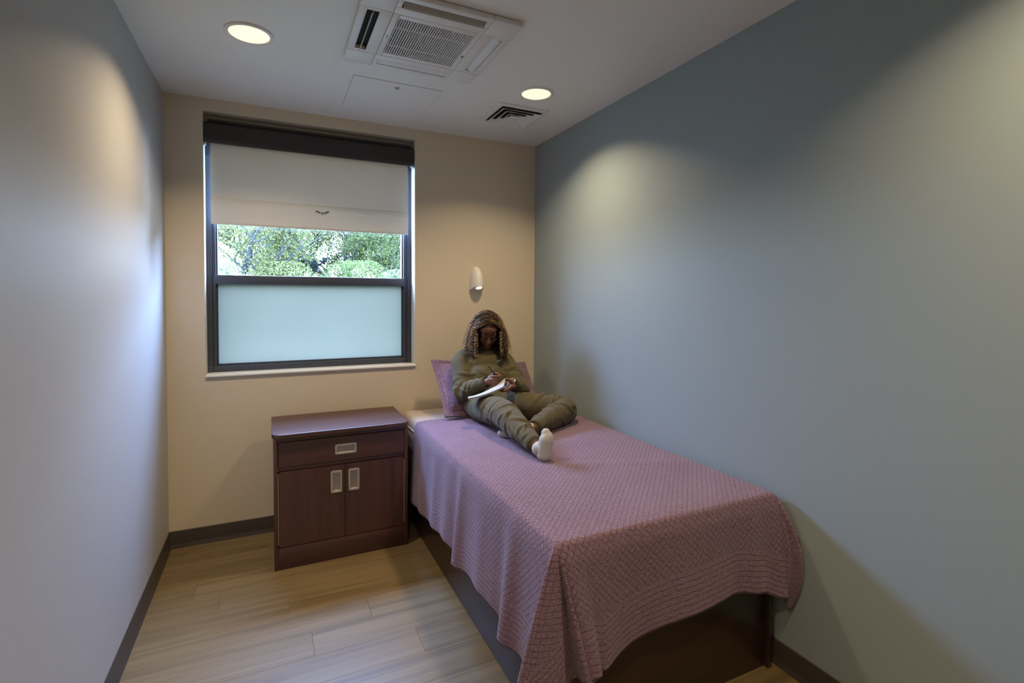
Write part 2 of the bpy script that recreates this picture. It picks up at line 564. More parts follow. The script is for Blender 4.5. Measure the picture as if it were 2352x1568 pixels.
# ------------------------------------------------------------------ ceiling cassette air conditioner
CX, CY, CS = 1.240, -1.277, .335
ac = thing('cassette_air_conditioner', 'square white four-way cassette air conditioner set in the ceiling', 'air conditioner', (CX, CY, H))
Zb = H-.024
box('backing', (CX-CS+.02, CY-CS+.02, H-.004), (CX+CS-.02, CY+CS-.02, H+.0005-.001), MAT['dark'], ac)
cw = .135
for sx in (-1, 1):
    for sy in (-1, 1):
        x0, x1 = sorted((CX+sx*CS, CX+sx*(CS-cw+.001)))
        y0, y1 = sorted((CY+sy*CS, CY+sy*(CS-cw+.001)))
        box('corner_cover', (x0, y0, Zb), (x1, y1, H-.002), MAT['white'], ac, .003)
def ac_side(dx, dy, vane_angle, vane_mat='white'):
    """one air outlet: outer lip, slot with vane, inner strip; (dx,dy) points outward"""
    L = CS-cw
    def put(name, a0, a1, z0, z1, mat, bev=.002, half=L):
        # a measured outward from the centre
        if dx: lo, hi = (min(dx*a0, dx*a1), -half), (max(dx*a0, dx*a1), half)
        else: lo, hi = (-half, min(dy*a0, dy*a1)), (half, max(dy*a0, dy*a1))
        return box(name, (CX+lo[0], CY+lo[1], z0), (CX+hi[0], CY+hi[1], z1), mat, ac, bev)
    s = put('outlet_frame', CS-.033, CS, Zb, H-.002, MAT['white'], .004)
    put('outlet_frame', CS-cw, CS-.083, Zb, H-.002, MAT['white'])
    put('slot_liner', CS-.0828, CS-.0815, Zb+.003, H-.004, MAT['dark'], 0, L-.022)
    for e in (-1, 1):
        a0, a1 = CS-.085, CS-.031
        if dx: lo = (min(dx*a0, dx*a1), min(e*L, e*(L-.022))); hi = (max(dx*a0, dx*a1), max(e*L, e*(L-.022)))
        else: lo = (min(e*L, e*(L-.022)), min(dy*a0, dy*a1)); hi = (max(e*L, e*(L-.022)), max(dy*a0, dy*a1))
        box('outlet_end', (CX+lo[0], CY+lo[1], Zb+.001), (CX+hi[0], CY+hi[1], H-.002), MAT['white'], ac, .002)
    # vane: thin curved plate hinged on the inner edge
    c, sn = math.cos(vane_angle), math.sin(vane_angle)
    bm = bmesh.new()
    n = 6; rows = []
    for k in range(n+1):
        u = -.021 + .042*k/n
        b = .004*(1-(u/.021)**2)
        a = CS-.058 + u*c - b*sn
        z = Zb+.006 + u*sn*-1 - b*c*.6
        rows.append((a, z))
    for side in (-1, 1):
        pass
    ring = [(a, z) for a, z in rows] + [(a, z+.003) for a, z in reversed(rows)]
    A, B = [], []
    for a, z in ring:
        if dx:
            A.append(bm.verts.new((CX+dx*a, CY-L+.024, z))); B.append(bm.verts.new((CX+dx*a, CY+L-.024, z)))
        else:
            A.append(bm.verts.new((CX-L+.024, CY+dy*a, z))); B.append(bm.verts.new((CX+L-.024, CY+dy*a, z)))
    for k in range(len(ring)):
        bm.faces.new((A[k], A[(k+1) % len(ring)], B[(k+1) % len(ring)], B[k]))
    bm.faces.new(A); bm.faces.new(B)
    obj('air_vane', bm, MAT[vane_mat], ac, 40)
ac_side(0, 1, .15)         # side towards the window wall
ac_side(0, -1, 1.62)       # side towards the viewer, open
ac_side(-1, 0, 1.20)       # left, open
ac_side(1, 0, .35)         # right
# return grille
gS = .199
for nm, lo, hi in (('grille_frame', (-gS, -gS), (-.172, gS)), ('grille_frame', (.172, -gS), (gS, gS)),
                   ('grille_frame', (-.172, -gS), (.172, -.165)), ('grille_frame', (-.172, .165), (.172, gS))):
    box(nm, (CX+lo[0]+.0012, CY+lo[1]+.0012, Zb+.0005), (CX+hi[0]-.0, CY+hi[1]-.0012, H-.004), MAT['white'], ac, .0015)
slat = bm_box((-.0021, -.165, Zb+.002), (.0021, .165, Zb+.016), .0008, 1)
sl_me = bpy.data.meshes.new('grille_slat'); slat.to_mesh(sl_me); slat.free(); sl_me.materials.append(MAT['white'])
NS = 32
for k in range(NS):
    o = bpy.data.objects.new('grille_slat', sl_me)
    o.location = (CX-.172+.344*(k+.5)/NS, CY, 0)
    link(o, ac)
for yy in (-.085, .085):
    box('grille_bar', (CX-.172, CY+yy-.0028, Zb+.0012), (CX+.172, CY+yy+.0028, Zb+.012), MAT['white'], ac, .001, 1)
# small printed marks on the grille frame: a round icon with a stroke, and an arrow with bars
m1 = lathe([(.0055, Zb-.0001), (.0035, Zb-.0002)], 16, at=(CX-.186, CY+.012, 0))
bm_box((CX-.188, CY-.010, Zb-.0003), (CX-.184, CY+.000, Zb+.0006), bm=m1)
obj('printed_icon', m1, MAT['dark'], ac)
m2 = bm_box((CX+.181, CY+.03, Zb-.0003), (CX+.1835, CY+.052, Zb+.0006))
for q in range(3): bm_box((CX+.186, CY+.032+q*.007, Zb-.0003), (CX+.193, CY+.0355+q*.007, Zb+.0006), bm=m2)
obj('printed_arrow', m2, MAT['dark'], ac)

# ------------------------------------------------------------------ ceiling access hatch
ht = thing('access_hatch', 'flush square access hatch with a round lock in the ceiling', 'hatch', (1.237, -.492, H))
box('gap_shadow_line', (.984, -.736, H-.0006), (1.491, -.252, H+.0), MAT['dark'], ht)
box('hatch_panel', (.9855, -.7345, H-.0016), (1.4895, -.2500, H-.0003), MAT['ceiling'], ht)
lk = obj('lock', lathe([(.0165, H-.0016), (.016, H-.004), (.013, H-.0045), (.012, H-.0035), (.001, H-.0035)], 24, at=(1.237, -.667, 0)), MAT['nickel'], ht, 40)
box('key_slot', (1.2335, -.674, H-.0042), (1.2405, -.660, H-.0034), MAT['dark'], lk)

# ------------------------------------------------------------------ square ceiling vent
vt = thing('ceiling_vent', 'square louvred supply vent in the ceiling beside the round light', 'vent', (2.030, -.562, H))
def square_ring(x, y, s_out, z_out, s_in, z_in, th=.0025):
    bm = bmesh.new()
    R = []
    for s, z in ((s_out, z_out), (s_in, z_in), (s_in, z_in+th), (s_out, z_out+th)):
        R.append([bm.verts.new((x+sx*s, y+sy*s, z)) for sx, sy in ((-1, -1), (1, -1), (1, 1), (-1, 1))])
    for a in range(4):
        b = (a+1) % 4
        for k in range(4):
            bm.faces.new((R[a][k], R[a][(k+1) % 4], R[b][(k+1) % 4], R[b][k]))
    return bm
VX, VY = 2.030, -.562
box('backing', (VX-.15, VY-.15, H-.002), (VX+.15, VY+.15, H-.0003), MAT['dark'], vt)
obj('flange', square_ring(VX, VY, .178, H-.006, .142, H-.010, .0055), MAT['white'], vt)
for s in (.138, .100, .062):
    obj('louvre', square_ring(VX, VY, s, H-.024, s-.030, H-.005), MAT['white'], vt)
box('centre_plate', (VX-.034, VY-.034, H-.020), (VX+.034, VY+.034, H-.016), MAT['white'], vt, .002)

# ------------------------------------------------------------------ wall reading light
rd = thing('wall_sconce', 'white bullet-shaped reading light on the beige wall above the person', 'wall lamp', (1.986, 0, 1.66))
def sconce_body():
    n, m = 28, 24
    P = np.zeros((m+1, n, 3))
    zt, zb = 1.768, 1.596
    for i in range(m+1):
        u = (i/m)**2 if i < m else 1.0
        # half width and depth as functions of height (rounded nose at the top)
        w = .052*max(0, 1-(1-u)**2.7)**.5+.0005
        d = .094*max(0, 1-(1-u)**2.3)**.5+.0005
        for j in range(n):
            a = PI*j/(n-1)
            y = -d*math.sin(a)
            z = zt - (zt-zb)*u
            if u > .9: z += .055*(math.sin(a))**1.2*(u-.9)/.1*.55 - .010*(1-math.sin(a))*(u-.9)/.1
            P[i, j] = (1.986 - w*math.cos(a), y, z)
    return P
SP = sconce_body()
me = grid_mesh('shade', SP)
bmx = bmesh.new(); bmx.from_mesh(me)
bmx.verts.ensure_lookup_table()
n_ = SP.shape[1]
last = [bmx.verts[(SP.shape[0]-1)*n_+j] for j in range(n_)]
cen = bmx.verts.new((1.986, -.042, 1.606))
for j in range(n_-1): bmx.faces.new((last[j], last[j+1], cen))
bmx.faces.new((last[-1], last[0], cen))
obj('shade', bmx, MAT['trim_white'], rd, 45)
MAT['sconce_lens'] = emissive('sconce_lit_lens', (1, .92, .78), 1.2)
lensc = Vector((1.990, -.056, 1.6075))
rotm = Matrix.Rotation(math.radians(-26), 4, 'X')
b = lathe([(.030, 0), (.030, -.004), (.026, -.004), (.0255, -.001)], 28)
bmesh.ops.transform(b, matrix=Matrix.Translation(lensc) @ rotm, verts=b.verts[:])
obj('lens_ring', b, MAT['nickel'], rd, 40)
b = lathe([(.0262, -.0022), (.0001, -.0022)], 28)
bmesh.ops.transform(b, matrix=Matrix.Translation(lensc) @ rotm, verts=b.verts[:])
obj('lens', b, MAT['sconce_lens'], rd)

# ------------------------------------------------------------------ nightstand
ns = thing('nightstand', 'dark cherry nightstand with one drawer and two doors under the window', 'nightstand', (.95, -.31, 0))
NX0, NX1, NYF, NYB, NZ = .576, 1.327, -.546, -.072, .768
obj('top', rounded_prism(NX0-.010, NX1+.012, NYF-.016, NYB, NZ-.026, NZ, .055, (1, 1, 0, 0)), MAT['cherry_x'], ns)
for k, m in ((0, 1), (1, 1)):
    pass
tp = ns.children[-1]
md = tp.modifiers.new('edge', 'BEVEL'); md.width = .003; md.segments = 2; md.limit_method = 'ANGLE'
box('side_panel', (NX0, NYF, 0), (NX0+.020, NYB, NZ-.0262), MAT['cherry_z'], ns, .001)
box('side_panel', (NX1-.020, NYF, 0), (NX1, NYB, NZ-.0262), MAT['cherry_z'], ns, .001)
box('back_panel', (NX0+.0205, NYB-.012, .02), (NX1-.0205, NYB, NZ-.027), MAT['cherry_x'], ns)
box('inner_carcass', (NX0+.0205, NYF+.030, .10), (NX1-.0205, NYB-.0125, NZ-.027), MAT['dark'], ns)
box('top_rail', (NX0+.0205, NYF+.004, .722), (NX1-.0205, NYF+.029, NZ-.0265), MAT['cherry_x'], ns, .0008)
box('middle_rail', (NX0+.0205, NYF+.004, .558), (NX1-.0205, NYF+.029, .577), MAT['cherry_x'], ns, .0008)
box('kick_board', (NX0+.0205, NYF+.002, 0), (NX1-.0205, NYF+.022, .124), MAT['cherry_x'], ns, .001)
def recessed_pull(parent, cx, cz, w, h, y, vertical):
    bm = bmesh.new()
    # plate with rectangular cup
    def ring(hw, hh, yy, r=0.0, n=5):
        pts = []
        for qx, qz, a0 in ((1, 1, 0), (-1, 1, .5*PI), (-1, -1, PI), (1, -1, 1.5*PI)):
            for k in range(n):
                a = a0 + .5*PI*k/(n-1)
                pts.append(bm.verts.new((cx+qx*(hw-r)+r*math.cos(a), yy, cz+qz*(hh-r)+r*math.sin(a))))
        return pts
    rs = [ring(w/2, h/2, y, .009), ring(w/2-.001, h/2-.001, y-.0025, .0085), ring(w/2-.011, h/2-.011, y-.0028, .005), ring(w/2-.013, h/2-.013, y-.001, .004)]
    for A, B in zip(rs[:-1], rs[1:]):
        for k in range(len(A)): bm.faces.new((A[k], A[(k+1) % len(A)], B[(k+1) % len(A)], B[k]))
    pl_ = obj('pull_plate', bm, MAT['nickel'], parent, 40)
    bm = bmesh.new()
    rs = [ring.__call__ for ring in ()]
    def ring2(hw, hh, yy, ox=0, oz=0):
        return [bm.verts.new((cx+ox+sx*hw, yy, cz+oz+sz*hh)) for sx, sz in ((1, 1), (-1, 1), (-1, -1), (1, -1))]
    if vertical: ox, oz = .0, .0
    else: ox, oz = .0, .0
    R = [ring2(w/2-.0125, h/2-.0125, y-.0012), ring2(w/2-.0145, h/2-.0145, y+.009, ox, oz)]
    for k in range(4): bm.faces.new((R[0][k], R[0][(k+1) % 4], R[1][(k+1) % 4], R[1][k]))
    bm.faces.new(R[1])
    return pl_, bm
def fronted(name, x0, x1, z0, z1, pull, mat):
    # a front board with a pocket for its recessed pull
    d = obj(name, front_board(x0, x1, z0, z1, NYF+.001, NYF+.020, pull), mat, ns)
    cx, cz, w, h, vert = pull
    pl_, cup = recessed_pull(d, cx, cz, w, h, NYF+.001, vert)
    obj('pull_cup', cup, MAT['nickel_cup'], d)
    return d
def front_board(x0, x1, z0, z1, y0, y1, pull):
    cx, cz, w, h, _ = pull
    hx, hz = w/2-.010, h/2-.010
    xs = [x0, cx-hx, cx+hx, x1]; zs = [z0, cz-hz, cz+hz, z1]
    bm = bmesh.new()
    def q(*c): bm.faces.new([bm.verts.new(p) for p in c])
    for i in range(3):
        for j in range(3):
            if i == 1 and j == 1: continue
            for y in (y0, y1): q((xs[i], y, zs[j]), (xs[i+1], y, zs[j]), (xs[i+1], y, zs[j+1]), (xs[i], y, zs[j+1]))
    for a, b_ in (((x0, z0), (x1, z0)), ((x1, z0), (x1, z1)), ((x1, z1), (x0, z1)), ((x0, z1), (x0, z0)),
                  ((xs[1], zs[1]), (xs[2], zs[1])), ((xs[2], zs[1]), (xs[2], zs[2])), ((xs[2], zs[2]), (xs[1], zs[2])), ((xs[1], zs[2]), (xs[1], zs[1]))):
        q((a[0], y0, a[1]), (b_[0], y0, b_[1]), (b_[0], y1, b_[1]), (a[0], y1, a[1]))
    bmesh.ops.remove_doubles(bm, verts=bm.verts[:], dist=1e-5)
    return bm
fronted('drawer', NX0+.0245, NX1-.0235, .580, .7185, (.961, .6455, .122, .062, False), MAT['cherry_x'])
fronted('door', NX0+.0265, .9535, .128, .5535, (.907, .457, .064, .130, True), MAT['cherry_z'])
fronted('door', .9565, NX1-.0255, .128, .5535, (1.006, .457, .064, .130, True), MAT['cherry_z'])
box('hinge_strip', (NX0+.0212, NYF+.0035, .14), (NX0+.0238, NYF+.018, .543), MAT['maple_edge'], ns)
box('hinge_strip', (NX1-.0238, NYF+.0035, .14), (NX1-.0212, NYF+.018, .535), MAT['maple_edge'], ns)

# ------------------------------------------------------------------ bed
BX0, BX1, BYH, BYF = 1.424, 2.452, -.030, -2.216
bed = thing('bed_frame', 'dark wooden platform bed base standing on the floor along the grey-blue wall', 'bed', (1.94, -1.1, 0))
box('side_panel', (BX0, BYF, 0), (BX0+.022, BYH, .480), MAT['bed_y'], bed, .0015)
box('side_panel', (BX1-.022, BYF, 0), (BX1, BYH, .480), MAT['bed_y'], bed, .0015)
box('foot_panel', (BX0+.0225, BYF+.020, 0), (BX1-.0225, BYF+.042, .480), MAT['bed_x'], bed, .0015)
box('head_panel', (BX0+.0225, BYH-.022, 0), (BX1-.0225, BYH, .480), MAT['bed_x'], bed, .0015)
box('platform', (BX0+.0225, BYF+.0425, .44), (BX1-.0225, BYH-.0225, .468), MAT['bed_x'], bed)
MZ = .722
mt = thing('mattress', 'beige mattress showing at the head of the bed', 'mattress', (1.94, -1.1, .4685))
MAT['tick'] = plain('beige_mattress_ticking', (.46, .395, .345), .85, var=.06, scale=25, bump=.5, bscale=160, bdist=.003)
box('mattress_body', (1.410, -2.200, .4825), (2.462, -.030, MZ), MAT['tick'], mt, .045, 5)
def loop_pts(x0, x1, y0, y1, r, z, n=8):
    pts = []
    for cx, cy, a0 in ((x1-r, y1-r, 0), (x0+r, y1-r, .5*PI), (x0+r, y0+r, PI), (x1-r, y0+r, 1.5*PI)):
        for k in range(n+1):
            a = a0+.5*PI*k/n
            pts.append((cx+r*math.cos(a), cy+r*math.sin(a), z))
    return pts+[pts[0]]
obj('piping', tube(loop_pts(1.408, 2.464, -2.202, -.028, .04, .652), .006, 6, cap=False), MAT['tick'], mt, 180)

# ------------------------------------------------------------------ bedspread
def quilt_material(name, base, border=True, ssize=.027, csc=150, bw=.165):
    k = NT(name)
    uv = k.n('UVMap', uv_map='UVMap')
    sep = k.n('SeparateXYZ'); k.l(uv.outputs[0], sep.inputs[0])
    def groove(expr, period):
        f = k.n('Math', operation='FRACT'); k.l(k.val(expr, 1.0/period), f.inputs[0])
        a = k.val(f.outputs[0], .5, 'SUBTRACT')
        ab = k.n('Math', operation='ABSOLUTE'); k.l(a, ab.inputs[0])         # 0 mid .. .5 groove
        g = k.n('MapRange'); g.inputs['From Min'].default_value = .415; g.inputs['From Max'].default_value = .5
        k.l(ab.outputs[0], g.inputs['Value'])
        return g.outputs[0]
    u, v = sep.outputs[0], sep.outputs[1]
    wob = k.noise(uv.outputs[0], 30, 2)
    w2 = k.val(k.val(wob, .5, 'SUBTRACT'), .010)
    d1 = groove(k.val(k.val(u, v, 'ADD'), w2, 'ADD'), ssize)
    d2 = groove(k.val(k.val(u, v, 'SUBTRACT'), w2, 'ADD'), ssize)
    mxg = k.val(k.val(d1, .85), k.val(d2, .85), 'MAXIMUM')
    if border:
        em = k.n('UVMap', uv_map='EdgeMap')
        es = k.n('SeparateXYZ'); k.l(em.outputs[0], es.inputs[0])
        rows = groove(k.val(es.outputs[0], w2, 'ADD'), .021)
        isb = k.n('Math', operation='LESS_THAN'); k.l(es.outputs[0], isb.inputs[0]); isb.inputs[1].default_value = bw
        mx = k.n('Mix'); mx.data_type = 'FLOAT'
        k.l(isb.outputs[0], mx.inputs[0]); k.l(mxg, mx.inputs[2]); k.l(rows, mx.inputs[3])
        gr = mx.outputs[0]
    else:
        gr = mxg
    mp = k.n('Mapping'); mp.inputs['Scale'].default_value = (1, 1, 1); k.l(uv.outputs[0], mp.inputs[0])
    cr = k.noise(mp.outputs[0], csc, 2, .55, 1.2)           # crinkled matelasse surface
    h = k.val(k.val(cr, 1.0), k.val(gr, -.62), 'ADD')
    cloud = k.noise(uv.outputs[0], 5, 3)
    colf = k.val(k.val(k.val(cr, .85), k.val(gr, -.26), 'ADD'), k.val(cloud, .12), 'ADD')  # shade of crinkle valleys and quilting grooves also put into the colour
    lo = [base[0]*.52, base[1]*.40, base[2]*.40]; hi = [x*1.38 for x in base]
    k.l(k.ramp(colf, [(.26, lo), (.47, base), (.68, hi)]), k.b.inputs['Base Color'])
    k.b.inputs['Roughness'].default_value = .9
    k.b.inputs['Specular IOR Level'].default_value = .15
    k.b.inputs['Sheen Weight'].default_value = .25
    k.bump(h, .75, .006)
    return k.m
MAUVE = (.220, .140, .205)
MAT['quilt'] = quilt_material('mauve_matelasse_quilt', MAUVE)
MAT['quilt_plain'] = plain('mauve_binding', (.20, .125, .150), .9, var=.25, scale=120, bump=.5, bscale=220, bdist=.002)
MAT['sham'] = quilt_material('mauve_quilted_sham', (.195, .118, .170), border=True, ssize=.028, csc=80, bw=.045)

def smoothstep(a, b, x):
    t = np.clip((x-a)/(b-a), 0, 1); return t*t*(3-2*t)
def gauss(x, c, w): return np.exp(-((x-c)/w)**2)
def interp(xs, ys, x): return np.interp(x, xs, ys)
def smooth_interp(xs, ys, x):
    # cubic (Catmull-Rom) through the given knots
    xs = np.asarray(xs, float); ys = np.asarray(ys, float)
    m = np.gradient(ys, xs)
    i = np.clip(np.searchsorted(xs, x)-1, 0, len(xs)-2)
    h = xs[i+1]-xs[i]; t = np.clip((x-xs[i])/h, 0, 1)
    return ((2*t**3-3*t**2+1)*ys[i] + (t**3-2*t**2+t)*h*m[i] + (-2*t**3+3*t**2)*ys[i+1] + (t**3-t**2)*h*m[i+1])

def build_spread():
    XL, XR, YH, YT, ZT = 1.408, 2.462, -.455, -2.212, MZ+.008
    K = 44                       # samples down the drape
    # perimeter columns: left side (head->foot), corner sector, foot (left->right), right corner, right side
    cols = []                    # each: anchor, unit flat direction, length, function of drop -> offset
    ks = np.linspace(0, 1, K)
    # --- left side
    nl = 150
    ys = np.linspace(YH, YT, nl)
    hem_z = smooth_interp([-2.3, -2.21, -2.05, -1.93, -1.75, -1.5, -1.36, -1.2, -.95, -.7, -.5, -.40][:], [.22, .24, .25, .245, .275, .275, .262, .285, .270, .250, .235, .225], np.clip(ys, -2.29, -.41))
    def fold(y):
        return (.012*gauss(y, -.52, .05) + .013*gauss(y, -.70, .05) + .016*gauss(y, -.95, .06) + .036*gauss(y, -1.365, .045)
                + .012*gauss(y, -1.16, .06) + .014*gauss(y, -1.62, .07) + .042*gauss(y, -1.93, .05) + .02*gauss(y, -2.2, .10)
                - .012*gauss(y, -1.28, .05) - .015*gauss(y, -1.83, .06))
    P, UV = [], []
    for i, y in enumerate(ys):
        L = ZT - hem_z[i]
        f = fold(y)
        col = np.zeros((K, 3)); uv = np.zeros((K, 4))
        drop = L*ks
        rnd = .030                              # rounding of the mattress edge
        x = XL + rnd*np.exp(-drop/.018)*0 - .012*smoothstep(0, .05, drop) - (.020*ks + f*ks**.8)
        z = ZT - drop
        yy = y + .012*np.sin(9*y)*ks**2 - .05*f*ks*np.sign(y+1.3)
        col[:, 0], col[:, 1], col[:, 2] = x, yy, z
        uv[:, 0] = XL-drop; uv[:, 1] = y
        uv[:, 2] = np.minimum(L-drop, 9)
        P.append(col); UV.append(uv)
    # --- front-left corner sector (draped ear)
    aL, bL = ZT-hem_z[-1], .435
    phis = np.linspace(0, PI/2, 48)[1:-1]
    kp = np.radians([0, 14, 28, 40, 50, 62, 74, 82, 90])
    ox = [-.060, -.085, -.122, -.140, -.095, -.005, .078, .066, .088]
    oy = [.000, .005, .000, -.012, -.034, -.030, .004, -.080, -.064]
    for ph in phis:
        L = min(aL/math.cos(ph), bL/math.sin(ph))
        drop = L*ks*.985
        sx = float(smooth_interp(kp, ox, ph)); sy = float(smooth_interp(kp, oy, ph))
        q = drop/.43
        col = np.zeros((K, 3)); uv = np.zeros((K, 4))
        col[:, 0] = XL - .012*smoothstep(0, .05, drop)*(1-ph/(PI/2)) + sx*q**.92
        col[:, 1] = YT - .012*smoothstep(0, .05, drop)*(ph/(PI/2)) + sy*q**.92
        col[:, 2] = ZT - drop
        r = L*ks
        uv[:, 0] = XL - r*math.cos(ph); uv[:, 1] = YT - r*math.sin(ph)
        uv[:, 2] = np.minimum(aL-r*math.cos(ph), bL-r*math.sin(ph))
        P.append(col); UV.append(uv)
    # --- foot
    nf = 100
    xs = np.linspace(XL, XR-.012, nf)
    gx, gy = xs, ys
    hz = smooth_interp([1.40, 1.48, 1.57, 1.68, 1.8, 2.0, 2.15, 2.25, 2.35, 2.42, 2.47], [.325, .312, .300, .335, .362, .378, .388, .388, .365, .335, .325], xs)
    for i, x in enumerate(xs):
        L = ZT-hz[i]; drop = L*ks
        u = (x-XL)/(XR-XL)
        off0 = .062*gauss(x, XL+.02, .06) + .022
        wave = .018*gauss(x, 1.56, .05) - .012*gauss(x, 1.72, .09) + .010*gauss(x, 2.0, .12) + .022*gauss(x, 2.30, .05) - .010*gauss(x, 2.2, .05) + .040*gauss(x, 2.46, .06)
        col = np.zeros((K, 3)); uv = np.zeros((K, 4))
        col[:, 0] = x + .088*(1-smoothstep(0, .19, np.array(x-XL)))*ks
        col[:, 1] = YT - .012*smoothstep(0, .05, drop) - (off0+wave)*ks**.9
        col[:, 2] = ZT - drop
        uv[:, 0] = x; uv[:, 1] = YT-drop; uv[:, 2] = L-drop
        P.append(col); UV.append(uv)
    # --- front-right corner: folds towards the wall
    aR, bR = ZT-hz[-1], .34
    phis = np.linspace(0, PI/2, 34)[1:]
    kp = np.radians([0, 20, 40, 60, 75, 90])
    ox = [.000, .012, .022, .026, .022, .018]
    oy = [-.062, -.066, -.098, -.092, -.050, .000]
    for ph in phis:
        L = min(aR/max(math.cos(ph), 1e-6), bR/max(math.sin(ph), 1e-6))
        L = min(L, .46)
        drop = L*ks*.98
        sx = float(smooth_interp(kp, ox, ph)); sy = float(smooth_interp(kp, oy, ph))
        q = drop/.40
        bulge = np.sin(np.clip(drop/.44, 0, 1)*PI*.80)
        col = np.zeros((K, 3)); uv = np.zeros((K, 4))
        col[:, 0] = XR-.012 + sx*np.minimum(1, q*2.5)
        col[:, 1] = YT - .010*smoothstep(0, .05, drop) + sy*bulge*1.0
        col[:, 2] = ZT-drop
        r = L*ks
        uv[:, 0] = XR + r*math.sin(ph); uv[:, 1] = YT-r*math.cos(ph); uv[:, 2] = np.maximum(L-r, 0)
        P.append(col); UV.append(uv)
    # --- right side, tucked between mattress and wall
    for y in ys[::-1][1:]:
        L = .33; drop = L*ks
        col = np.zeros((K, 3)); uv = np.zeros((K, 4))
        col[:, 0] = XR-.012 + .018*np.minimum(1, drop/.04*1.0); col[:, 1] = y; col[:, 2] = ZT-drop
        uv[:, 0] = XR+drop; uv[:, 1] = y; uv[:, 2] = L-drop
        P.append(col); UV.append(uv)
    P = np.array(P); UV = np.array(UV)
    # soften the edge of the bed top: pull first samples inwards/down a little
    side = grid_mesh('bedspread', P, uv=UV)
    # --- top: a grid stitched from the left anchors to the right ones
    nx, ny = nf, nl
    G = np.zeros((nx, ny, 3)); U = np.zeros((nx, ny, 4))
    for i, x in enumerate(gx):
        for j, y in enumerate(gy):
            e = min(x-XL, XR-.012-x, y-YT)
            inner = min(1.0, e/.06)
            nz = mnoise.noise(Vector((x*2.5, y*2.5, 0)))*.005 + mnoise.noise(Vector((x*7, y*7, 3)))*.0025
            # soft crease running across the bed, plus a dip around the sitter
            cr_ = .007*math.exp(-((y+1.62+.35*(x-1.95))/.05)**2)*math.exp(-((x-2.05)/.38)**2)
            G[i, j] = (x, y, ZT + (nz+cr_+.004)*inner)
            U[i, j] = (x, y, 9 if y < YH-.16 else 9, 0)
    top = grid_mesh('bedspread_top', G, uv=U)
    HEM.extend([Vector(c) for c in P[:nl+46+nf+33, -1]])
    bm = bmesh.new(); bm.from_mesh(side); bm.from_mesh(top)
    bpy.data.meshes.remove(side); bpy.data.meshes.remove(top)
    bmesh.ops.remove_doubles(bm, verts=bm.verts[:], dist=.0015)
    return bm
HEM = []
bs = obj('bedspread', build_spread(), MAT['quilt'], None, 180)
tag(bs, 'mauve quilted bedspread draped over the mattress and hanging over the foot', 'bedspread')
md = bs.modifiers.new('smooth', 'SMOOTH'); md.factor = .5; md.iterations = 4
md = bs.modifiers.new('thickness', 'SOLIDIFY'); md.thickness = .007; md.offset = 1.0
hp_ = [HEM[0]]
for p in HEM[1:]:
    if (p-hp_[-1]).length > .008: hp_.append(p)
for _ in range(4): hp_ = [hp_[0]]+[(a+b*2+c)/4 for a, b, c in zip(hp_[:-2], hp_[1:-1], hp_[2:])]+[hp_[-1]]
obj('hem_binding', tube(hp_, .0048, 7), MAT['quilt_plain'], bs, 180)

# ------------------------------------------------------------------ pillow in a quilted sham
def build_pillow():
    nu, nv = 72, 52
    hw, hh = .378, .250
    fl_ = .048                                      # flat flange around the stuffed part
    verts_f = np.zeros((nu, nv, 3)); verts_b = np.zeros((nu, nv, 3)); UV = np.zeros((nu, nv, 4))
    for i in range(nu):
        for j in range(nv):
            a = -1+2*i/(nu-1); b_ = -1+2*j/(nv-1)
            x, y = a*hw, b_*hh
            # soft corners, edges a little concave
            x *= 1-.035*(1-b_*b_); y *= 1-.045*(1-a*a)
            ix = max(0, 1-abs(x)/(hw-fl_)); iy = max(0, 1-abs(y)/(hh-fl_))
            puff = .085*(min(1, ix*2.2)*min(1, iy*2.2))**.55 if ix > 0 and iy > 0 else 0
            dent = .045*math.exp(-((x-.02)/.20)**2-((y-.0)/.22)**2)
            wr = mnoise.noise(Vector((x*9, y*9, 1)))*.006
            verts_f[i, j] = (x, y, .004+puff-dent*(puff > 0)+wr*(puff > 0)+ .006*mnoise.noise(Vector((x*14, y*14, 5))))
            verts_b[i, j] = (x, y, -.004-puff*.45+ .006*mnoise.noise(Vector((x*14, y*14, 5))))
            UV[i, j] = (a*hw, b_*hh, min(hw-abs(a*hw), hh-abs(b_*hh)), 0)
    return verts_f, verts_b, UV
pf, pb, puv = build_pillow()
bm = bmesh.new()
for arr in (pf, pb):
    m_ = grid_mesh('pillow', arr, uv=puv); bm.from_mesh(m_); bpy.data.meshes.remove(m_)
bm.verts.ensure_lookup_table()
nu_, nv_ = pf.shape[:2]; off = nu_*nv_
rim = [i*nv_ for i in range(nu_)] + [(nu_-1)*nv_+j for j in range(1, nv_)] + [i*nv_+nv_-1 for i in range(nu_-2, -1, -1)] + [j for j in range(nv_-2, 0, -1)]
for a, b_ in zip(rim, rim[1:]+rim[:1]):
    bm.faces.new((bm.verts[a], bm.verts[b_], bm.verts[off+b_], bm.verts[off+a]))
# lean it against the wall: local x -> world x, local y -> up the slope, local z -> towards the sitter
pc = Vector((1.958, -.326, .898))
ey = Vector((-.02, .365, .320)).normalized(); ex = Vector((1, .02, -.075)).normalized()
ez = ex.cross(ey).normalized(); ey = ez.cross(ex)
bmesh.ops.transform(bm, matrix=Matrix(((ex.x, ey.x, ez.x, pc.x), (ex.y, ey.y, ez.y, pc.y), (ex.z, ey.z, ez.z, pc.z), (0, 0, 0, 1))), verts=bm.verts[:])
pil = obj('pillow', bm, MAT['sham'], None, 180)
tag(pil, 'mauve quilted pillow leaning on the beige wall behind the person', 'pillow')

